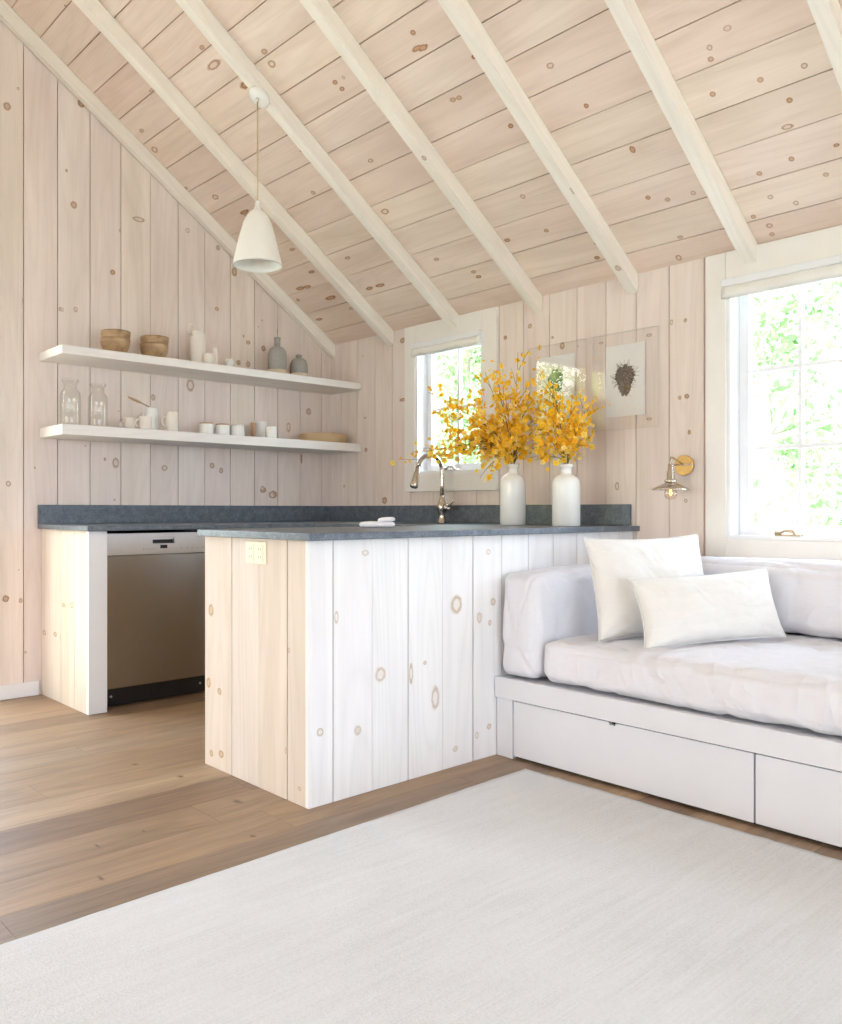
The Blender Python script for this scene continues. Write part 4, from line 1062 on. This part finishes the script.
def pot(x, s, label):
    t = empty('ceramic_pot', (x, 4.535, LO+.0006), label=label, cat='pot')
    mb = MB(); mb.lathe([(0,0),(.037,0),(.041,.006),(.042,.03),(.041,.066),(.0405,.068),(0,.068)], 32); mb.build('body', [M['ceramic']], t)
    mb = MB(); mb.lathe([(.0,.0682),(.040,.0682),(.0405,.071),(.040,.076),(.036,.077),(.035,.0705),(0,.0705)], 32); o = mb.build('rim', [M['tan_rim' if s else 'ceramic']], t)
    if s: o['label'] = 'tan unglazed rim'
pot(2.478, 1, 'small white pot with a thin tan rim, first of three beside the tall mug')
pot(2.587, 1, 'small white pot with a tan rim standing between two others')
pot(2.688, 0, 'small all-white pot, last of three, nearest the white beakers')
mb = MB(); mb.box((-.011, -.016, 0), (.011, .016, .108)); tagk(mb.build('wooden_block', [M['tan_rim']], bevel=.003, loc=(2.842, 4.60, LO+.0006)), 'thin upright brown wooden block left of the white beakers', 'block')
vessel('ceramic_beaker', [(0,0),(.036,0),(.037,.012),(.037,.012),(.041,.014),(.042,.118),(.041,.120),(.037,.120),(.036,.02),(0,.018)], M['ceramic'], (2.918, 4.64, LO+.0006), 'taller white beaker with a black base behind the small one', 'beaker', mats=[1,1,1]+[0]*6, matlist=[M['ceramic'], M['black']])
vessel('ceramic_beaker', cyl(.036, .078), M['ceramic'], (2.900, 4.49, LO+.0006), 'shorter white beaker in front of the taller one on the lower shelf', 'beaker')
# flat basket tray
mb = MB(); R = .160; prof = [(0,0),(R*.93,0),(R*.98,.008),(R,.038),(R*.985,.056),(R*.97,.060),(R*.95,.056),(R*.955,.02),(R*.9,.010),(0,.009)]
mb.lathe(prof, 48); tagk(mb.build('woven_tray', [M['basket']], loc=(3.345, 4.553, LO+.0006)), 'round flat tan woven tray at the right end of the lower shelf', 'tray')

# ---- folded cloth on the counter
c = empty('folded_cloth', (2.33, 2.775, .9145), (0,0,math.radians(-38)), label='small folded white cloth lying on the peninsula counter before the faucet', cat='cloth')
bm = rbox(.075, .045, .011, .0105, 18, puff=(0,0,.004), ns=.002, nf=18, seed=3); o = soft('cloth_fold', bm, M['towel'], (-.005,0,.0125)); o.parent = c
bm = rbox(.036, .043, .008, .0075, 14, puff=(0,0,.004), ns=.002, nf=18, seed=6); o = soft('cloth_fold', bm, M['towel'], (.035,0,.0325), (0, math.radians(-6), 0)); o.parent = c

# ------------------------------------------------------------------ vases and flowers
def white_bottle(x, y, R, H, label):
    t = tagk(empty('bottle_vase', (x, y, .9145)), label, 'vase')
    k = H/.31
    prof = [(0,0),(R-.004,0),(R,.004),(R,.195*k),(R*.985,.215*k),(R*.90,.236*k),(R*.70,.250*k),(R*.50,.258*k),(.027,.264*k),(.026,.270*k),(.026,.292*k),(.031,.296*k),(.032,.303*k),(.031,.31*k),(.022,.31*k),(.020,.27*k),(.020,.25*k),(0,.249*k)]
    mb = MB(); mb.lathe(prof, 48); o = mb.build('body', [M['ceramic']], t)
    return Vector((x, y, .9145+H))
n1 = white_bottle(3.205, 2.775, .064, .305, 'taller white ceramic bottle vase on the counter, the one nearer the faucet')
n2 = white_bottle(3.205, 2.445, .066, .290, 'white ceramic bottle vase at the sofa end of the counter beside the taller one')

def blossom_mesh(seed):
    mb = MB(); rnd = random.Random(seed)
    for k in range(5):
        a = 2*PI*k/5+rnd.uniform(-.15,.15); L = .0135*rnd.uniform(.85,1.15); w = .0064; lift = rnd.uniform(.1,.6)
        d = Vector((math.cos(a), math.sin(a), 0)); s = Vector((-d.y, d.x, 0))
        c0 = mb.vert((0,0,0), 0.0); m1 = mb.vert(d*L*.5+s*w+Vector((0,0,L*.35*lift)), .5); m2 = mb.vert(d*L*.5-s*w+Vector((0,0,L*.35*lift)), .5)
        m3 = mb.vert(d*L*.9+s*w*.7+Vector((0,0,L*.6*lift)), .9); m4 = mb.vert(d*L*.9-s*w*.7+Vector((0,0,L*.6*lift)), .9); tip = mb.vert(d*L*1.05+Vector((0,0,L*.7*lift)), 1.0)
        mb.face((c0, m1, m2), 0, smooth=True); mb.face((m1, m3, m4, m2), 0, smooth=True); mb.face((m3, tip, m4), 0, smooth=True)
    mb.lathe([(0,-.004),(.0025,-.002),(.0018,.002),(0,.004)], 6, c=(0,0,0))
    me = mb.build('blossom', [M['petal']], recalc=False)
    md = me.data; bpy.data.objects.remove(me); return md
BL = [blossom_mesh(s) for s in range(5)]
frnd = random.Random(77)
def branch(neck, px, py, depth_off, nb, label, group, bow=.05, spread=.042, sub=4):
    """one cut stem from the vase mouth out to where the photograph shows its tip"""
    base = neck + Vector((frnd.uniform(-.012,.012), frnd.uniform(-.012,.012), -.05))
    r = ray(px, py); d0 = neck.x*_S + neck.y*_C
    dd = d0 + depth_off
    tip = Vector((0,0,EYE)) + r*dd
    # leave through the mouth
    mouth = neck + (base-neck).normalized()*0 + Vector(((tip-neck).x, (tip-neck).y, 0)).normalized()*.008
    L = (tip-neck).length
    p1 = mouth + Vector((0,0,L*.35)) + (tip-mouth)*.12
    p2 = mouth + (tip-mouth)*.62 + Vector((0,0,bow*L*2))
    pts = [base] + bez(mouth, p1, p2, tip, 16)
    root = empty('flowering_branch', neck, label=label, cat='flower', group=group)
    loc = [p-neck for p in pts]
    mb = MB(); mb.tube(loc, [.0022*(1-.6*i/len(loc)) for i in range(len(loc))], 5)
    spots = []
    for i in range(5, len(loc)): spots.append(loc[i])
    for k in range(sub):
        i = frnd.randint(5, len(loc)-4); a = loc[i]; t = (loc[i+1]-loc[i]).normalized()
        d = (t + Vector((frnd.uniform(-1,1), frnd.uniform(-1,1), frnd.uniform(-.7,1)))*.75).normalized()*frnd.uniform(.05,.13)*min(1.2, L*3)
        tw = [a, a+d*.5+Vector((0,0,.006)), a+d]
        mb.tube(tw, [.0014,.0011,.0008], 4); spots += [tw[1], tw[2], a+d*.75, tw[2]]
    mb.build('stem', [M['stem']], root)
    for k in range(nb):
        p = frnd.choice(spots) + Vector((frnd.gauss(0,spread*.5), frnd.gauss(0,spread*.5), frnd.gauss(0,spread*.55)))
        b = bpy.data.objects.new('blossom', frnd.choice(BL)); COL.objects.link(b); b.parent = root; b.location = p
        b.rotation_euler = (frnd.uniform(0,2*PI), frnd.uniform(0,2*PI), frnd.uniform(0,2*PI)); s = frnd.uniform(.65,1.2); b.scale = (s,s,s)
ends1 = [(412,452,-.04,14,.02),(446,455,.08,16,.06),(442,412,-.05,16,.03),(475,440,.0,24,.06),(500,445,-.1,20,.05),(520,440,.08,18,.05),(497,380,-.05,16,.01),(455,405,.02,14,.03),(400,459,.02,13,-.02),(428,392,.12,13,.04),(440,400,.05,13,.04),(430,440,-.05,20,.04),(452,432,.06,22,.05),(480,478,-.12,9,.16),(485,372,.08,20,.02),(518,352,.02,12,.0),(505,392,-.06,26,.02),
         (530,392,.05,24,.03),(548,400,.1,20,.03),(470,415,-.1,26,.05),(548,446,-.05,18,.06),(490,420,.12,26,.03),(520,420,-.1,28,.04),(462,452,.0,22,.07),(562,410,.02,14,.03)]
for e in ends1: branch(n1, e[0], e[1], e[2], min(98, int(e[3]*2.8)), 'thin cut branch of yellow-orange blossoms standing in the taller bottle vase near the faucet', 'flowering branches in the taller bottle vase', bow=e[4])
ends2 = [(563,440,-.05,16,.02),(577,410,.02,18,.0),(556,400,-.02,16,.0),(540,425,.02,16,.02),(551,378,.03,14,.0),(590,405,.05,20,.03),(590,438,.0,18,.05),(572,398,-.06,20,.0),(545,408,.06,20,.0),(532,440,-.04,18,.05),(560,425,.08,22,.0),(580,425,-.1,22,.02),(535,460,.03,8,.08)]
for e in ends2: branch(n2, e[0], e[1], e[2], min(98, int(e[3]*2.4)), 'thin cut branch of yellow-orange blossoms standing in the vase nearer the daybed', 'flowering branches in the vase nearer the daybed', bow=e[4])

# ------------------------------------------------------------------ framed prints on the window wall
def blob(mb, cy, cz, ry, rz, X, mat, seed, spikes=0, n=64):
    rnd = random.Random(seed); c = mb.vert((X, cy, cz)); P = []
    for k in range(n):
        a = 2*PI*k/n; r = 1+.18*noise.noise(Vector((math.cos(a)*2, math.sin(a)*2, seed)))+rnd.uniform(-.1,.1)
        P.append(mb.vert((X, cy+ry*r*math.cos(a), cz+rz*r*math.sin(a))))
    for k in range(n): mb.face((c, P[k], P[(k+1) % n]), mat)
    for k in range(spikes):
        a = rnd.uniform(0, 2*PI); r0, r1 = .75, rnd.uniform(1.15, 1.6); w = .0012
        b = a + rnd.uniform(-.5, .5)
        p0 = Vector((X-.0001, cy+ry*r0*math.cos(a), cz+rz*r0*math.sin(a))); p1 = Vector((X-.0001, cy+ry*r1*math.cos(b), cz+rz*r1*math.sin(b)))
        s = Vector((0, -(p1-p0).z, (p1-p0).y)).normalized()*w
        mb.poly([p0-s, p0+s, p1+s*.3, p1-s*.3], mat)
def art(cy, label, kind):
    t = empty('picture_frame', (XB, cy, 1.385), label=label, cat='picture')
    z0, z1, y0, y1 = 1.385, 1.858, cy-.186, cy+.186
    mb = MB(); mb.box((XB-.019, y0, z0), (XB-.0008, y1, z1))
    bk = [k for k, f in enumerate(mb.f) if all(abs(mb.v[i][0]-(XB-.0008)) < 1e-6 for i in f)][0]      # open towards the wall
    for L_ in (mb.f, mb.m, mb.uv, mb.brd, mb.kt, mb.sm): del L_[bk]
    child(mb, 'acrylic_sheet', [M['acrylic']], t)
    mb = MB(); mb.box((XB-.0085, cy-.111, 1.448), (XB-.0075, cy+.111, 1.797)); pp = child(mb, 'paper', [M['paper']], t)
    mb = MB()
    if kind == 'nest': 
        blob(mb, cy+.002, 1.645, .056, .052, XB-.0087, 0, 4, 80); blob(mb, cy+.002, 1.610, .040, .062, XB-.00872, 0, 8, 14)
    else:
        blob(mb, cy+.01, 1.665, .050, .060, XB-.0087, 0, 3, 40); blob(mb, cy+.018, 1.575, .018, .055, XB-.00872, 0, 6, 12)
    o = mb.build('printed_image', [M['nest'] if kind == 'nest' else M['printleaf']], pp)
    o.matrix_parent_inverse = pp.matrix_world.inverted() if False else Matrix.Identity(4)
art(2.338, 'clear acrylic frame holding a white sheet printed with a brown bird nest', 'nest')
art(2.752, 'clear acrylic frame with a green leafy print, partly behind the yellow flowers', 'leaf')

# ------------------------------------------------------------------ swing-arm wall lamp
sc = empty('wall_sconce', (XB, 2.022, 1.195), label='small aged brass wall lamp with metal disc shade beside the large window', cat='wall lamp')
lamp = Vector((3.395, 2.010, 0))
mb = MB(); n = 40
def disc(mb, X0, X1, cy, cz, R, mat=0):
    mb.tube([(X0, cy, cz), (X1+.003, cy, cz), (X1, cy, cz)], [R, R, R*.94], n, mat, smooth=False)
disc(mb, XB-.0005, XB-.016, 2.022, 1.195, .047); child(mb, 'back_plate', [M['brass']], sc)
mb = MB(); mb.tube([(XB-.016, 2.022-.046, 1.197), (XB-.022, 2.022, 1.199), (XB-.016, 2.022+.046, 1.197)], .0035, 8); mb.tube([(XB-.016, 2.022, 1.198), (XB-.05, 2.030, 1.215), (3.44, 2.028, 1.228), (lamp.x+.01, lamp.y+.004, 1.226), (lamp.x, lamp.y, 1.214), (lamp.x, lamp.y, 1.19)], .0045, 10); child(mb, 'arm', [M['gunmetal']], sc)
mb = MB(); mb.lathe([(0,1.196),(.010,1.196),(.012,1.190),(.012,1.166),(.0165,1.162),(.0175,1.128),(.027,1.124),(.028,1.116),(.020,1.113),(0,1.113)], 28, c=(lamp.x, lamp.y, 0)); child(mb, 'socket', [M['gunmetal']], sc)
mb = MB(); mb.lathe([(.020,1.1135),(.034,1.108),(.060,1.095),(.081,1.084),(.083,1.080),(.081,1.080),(.058,1.091),(.032,1.104),(.020,1.1105)], 40, c=(lamp.x, lamp.y, 0)); child(mb, 'lamp_shade', [M['gunmetal']], sc)
mb = MB(); mb.lathe([(.013,1.112),(.014,1.098),(.022,1.085),(.028,1.068),(.027,1.053),(.018,1.040),(0,1.035)], 28, c=(lamp.x, lamp.y, 0)); child(mb, 'bulb', [M['bulb']], sc)
mb = MB(); mb.tube([(lamp.x-.004, lamp.y, 1.10), (lamp.x-.009, lamp.y, 1.062), (lamp.x, lamp.y, 1.055), (lamp.x+.009, lamp.y, 1.062), (lamp.x+.004, lamp.y, 1.10)], .0013, 6); child(mb, 'filament', [M['filament']], sc)

# ------------------------------------------------------------------ pendant
# canopy sits on the underside of the third rafter
yc = 3.472+.026
r = ray(264.5, 93); t_ = (ZE-.092+SL*XB-EYE)/(r.z+SL*r.x)
pc = Vector((0,0,EYE)) + r*t_
px_ = pc.x; pz_ = ZE-.092+SL*(XB-px_)
pd = empty('pendant_lamp', (px_, yc, pz_), label='white ceramic cone pendant lamp hanging by a tan cord from a sloping rafter', cat='pendant lamp')
mb = MB(); mb.lathe([(0,0),(.052,0),(.055,-.004),(.055,-.014),(.050,-.021),(.02,-.025),(0,-.0255)], 40)
mb.lathe([(0,-.0256),(.009,-.0256),(.008,-.036),(0,-.037)], 14, c=(0,0,0))
cn = mb.build('canopy', [M['ceramic']], pd, loc=(0,0,-.0005), rot=(0, math.atan(SL), 0))
cord_top = Vector((-.014-.0, 0, -.030))
hang = Vector((px_, yc, pz_)) + cord_top
dep = hang.x*_S+hang.y*_C
ztop = EYE + (HY-201)/F*dep; zbot = EYE + (HY-266)/F*dep
mb = MB(); mb.tube([cord_top, Vector((cord_top.x, 0, (ztop-pz_)*.5)), Vector((cord_top.x, 0, ztop-pz_-.005))], .0036, 8); mb.build('cord', [M['cordmat']], pd)
Hs = ztop-zbot; zb = zbot-pz_
mb = MB()
pr = [(.004,1.0),(.009,.995),(.011,.95),(.017,.87),(.021,.855),(.034,.83),(.052,.76),(.068,.65),(.083,.48),(.097,.30),(.108,.14),(.115,.04),(.117,.0)]
out = [(r_*1.0, zb+Hs*k) for r_, k in pr]
inn = [(max(r_-.004, .002), z+.002 if i else z+.0015) for i, (r_, z) in enumerate(reversed(out[4:]))] + [(.0, zb+Hs*.82)]
mb.lathe(out+inn, 48, c=(cord_top.x, 0, 0)); mb.build('lamp_shade', [M['shade']], pd)
mb = MB(); mb.lathe([(0, zb+Hs*.80), (.016, zb+Hs*.80), (.016, zb+Hs*.58), (0, zb+Hs*.58)], 18, c=(cord_top.x, 0, 0)); mb.build('bulb_holder', [M['ceramic']], pd)
mb = MB(); mb.lathe([(.0, zb+Hs*.575), (.013, zb+Hs*.57), (.024, zb+Hs*.44), (.029, zb+Hs*.32), (.024, zb+Hs*.20), (.012, zb+Hs*.14), (0, zb+Hs*.13)], 24, c=(cord_top.x, 0, 0)); mb.build('bulb', [M['ceramic']], pd)

# ------------------------------------------------------------------ outdoors
mb = MB(); g = 60; mb.poly([(-g,-g,-.55),(g,-g,-.55),(g,g,-.55),(-g,g,-.55)], 0)
tagk(mb.build('ground', [M['ground']]), kind='structure')
def tree(x, y, h, cr, cz, nleaf, mat, label, seed, trunk=.14, name='garden_tree', ls=.16, cat='tree'):
    rnd = random.Random(seed)
    root = empty(name, (x, y, -.55), label=label, cat=cat)
    mb = MB()
    pts = [Vector((0,0,0))] + [Vector((rnd.uniform(-.12,.12), rnd.uniform(-.12,.12), h*k/6)) for k in range(1, 7)]
    mb.tube(pts, [trunk*(1-.11*k) for k in range(7)], 9)
    for k in range(7):
        p = pts[rnd.randint(2, 5)]; d = Vector((rnd.uniform(-1,1), rnd.uniform(-1,1), rnd.uniform(.2,1))).normalized()*cr*.8
        mb.tube([p, p+d*.5+Vector((0,0,.1)), p+d], [trunk*.35, trunk*.2, trunk*.06], 6)
    mb.build('trunk', [M['bark']], root)
    mb = MB(); cl = [(Vector((rnd.gauss(0,cr*.45), rnd.gauss(0,cr*.45), h*cz+rnd.gauss(0,h*.22*(1 if cz > .4 else .6)))), rnd.uniform(.25,.5)*cr) for _ in range(16)]
    for _ in range(int(nleaf*3.2)):
        c, rad = rnd.choice(cl); v = Vector((rnd.gauss(0,1), rnd.gauss(0,1), rnd.gauss(0,1))).normalized()*rad*rnd.uniform(.5,1)
        p = c+v
        if p.z < .03: p.z = .03+rnd.random()*.2
        a = Vector((rnd.gauss(0,1), rnd.gauss(0,1), rnd.gauss(0,1))).normalized(); b = a.cross(Vector((rnd.gauss(0,1), rnd.gauss(0,1), rnd.gauss(0,1)))).normalized()
        s = ls*.55*rnd.uniform(.5,1)
        mb.poly([p-a*s, p+b*s*.5, p+a*s, p-b*s*.5], 0, None, rnd.random())
    mb.build('foliage', [mat], root, recalc=False)
G, Yl = M['leaf_green'], M['leaf_yellow']
tree(9.6, 4.6, 7, 2.0, .50, 3200, G, 'slender pale trunked tree seen through the left panes of the large window', 1, .16)
tree(13.6, 5.6, 4.2, 2.3, .42, 2600, G, 'low green tree behind the slender trunk outside the large window', 2)
tree(8.6, 3.1, 1.9, .8, .45, 1500, G, 'green shrub seen low through the right panes of the large window', 3, .05, 'garden_shrub', .10, 'shrub')
tree(6.9, 3.45, 1.5, .40, .5, 1100, G, 'green shrub seen low through the left panes of the large window', 4, .05, 'garden_shrub', .10, 'shrub')
tree(9.3, 8.9, 5.5, 2.0, .5, 3600, G, 'green tree filling the small window over the sink', 5)
tree(17.0, 19.5, 7, 2.6, .5, 3000, G, 'taller green tree behind the one in the small window', 6)
tree(-6.5, 9.4, 5.5, 2.3, .45, 4200, Yl, 'yellow-green tree outside the glass door, mirrored in the leafy print frame', 7)
tree(-1.0, 13.8, 6, 2.4, .45, 3600, Yl, 'yellow-green tree outside the glass door, nearest the door opening', 8)
tree(-10.5, 12.5, 7, 3.0, .45, 3600, Yl, 'large yellow-green tree farthest out beyond the glass door', 9)
tree(-10.5, 7.2, 4.5, 1.8, .45, 3000, Yl, 'low yellow-green tree beyond the glass door, mirrored in the nest print frame', 10)

# ------------------------------------------------------------------ daylight
w = bpy.data.worlds.new('sky'); SC.world = w; w.use_nodes = True; nt = w.node_tree; nt.nodes.clear(); N = NT(nt)
gen = N.coord('Generated')
sep = N.n('ShaderNodeSeparateXYZ', ins={0: gen})
# bright overcast sky, with a warm tint added on the west side, cooler elsewhere
ww = N.math('MULTIPLY', sep.outputs[0], -1.0)
warm = N.n('ShaderNodeMapRange', ins={0: ww, 1: .25, 2: .95, 3: 0, 4: 1}).outputs[0]
col = N.mix(warm, (.66,.81,1.0), (.95,.91,.86))
up = N.n('ShaderNodeMapRange', ins={0: sep.outputs[2], 1: -.1, 2: .6, 3: .75, 4: 1.1}).outputs[0]
bg = N.n('ShaderNodeBackground', ins={'Color': col, 'Strength': N.math('MULTIPLY', up, 16.0)})
o = N.n('ShaderNodeOutputWorld'); nt.links.new(bg.outputs[0], o.inputs[0])
sl = bpy.data.lights.new('sun', 'SUN'); sl.energy = 26; sl.angle = math.radians(3); sl.color = (1,.96,.90)
so = bpy.data.objects.new('sun', sl); COL.objects.link(so); so.rotation_euler = Vector((.21, .37, .906)).to_track_quat('Z', 'Y').to_euler()
def portal(name, loc, rot, sx, sy):
    l = bpy.data.lights.new(name, 'AREA'); l.shape = 'RECTANGLE'; l.size = sx; l.size_y = sy; l.cycles.is_portal = True
    o = bpy.data.objects.new(name, l); COL.objects.link(o); o.location = loc; o.rotation_euler = rot
# portals only steer the sky sampling through the openings; they give no light of their own
portal('sky_portal', (.5, YC-.13, 1.12), (PI/2, 0, 0), 5.0, 2.25)
portal('sky_portal', (XD-.13, 1.5, 1.21), (0, -PI/2, 0), 1.62, 4.2)
portal('sky_portal', (XB+.13, 1.38, 1.43), (0, PI/2, 0), 1.15, .88)
portal('sky_portal', (XB+.13, 3.56, 1.6), (0, PI/2, 0), .82, .58)
portal('sky_portal', (XB+.13, -.95, 1.43), (0, PI/2, 0), 1.15, 1.2)
portal('sky_portal', (.71, YA+.13, 1.21), (-PI/2, 0, 0), 1.26, 2.41)

# ------------------------------------------------------------------ camera and view
cd = bpy.data.cameras.new('camera'); cam = bpy.data.objects.new('camera', cd); COL.objects.link(cam)
cam.location = (0, 0, EYE); cam.rotation_euler = (PI/2, 0, -_a)
cd.sensor_fit = 'HORIZONTAL'; cd.sensor_width = 36; cd.lens = 36*F/842; cd.shift_y = -2/842; cd.clip_start = .02; cd.clip_end = 300
SC.camera = cam
SC.view_settings.view_transform = 'Standard'; SC.view_settings.look = 'None'; SC.view_settings.gamma = 1; SC.view_settings.use_curve_mapping = False
SC.view_settings.exposure = -0.45
cy = SC.cycles; cy.max_bounces = 10; cy.diffuse_bounces = 6; cy.glossy_bounces = 4; cy.transparent_max_bounces = 24; cy.transmission_bounces = 6
cy.caustics_reflective = False; cy.caustics_refractive = False; cy.sample_clamp_indirect = 8; cy.use_denoising = True
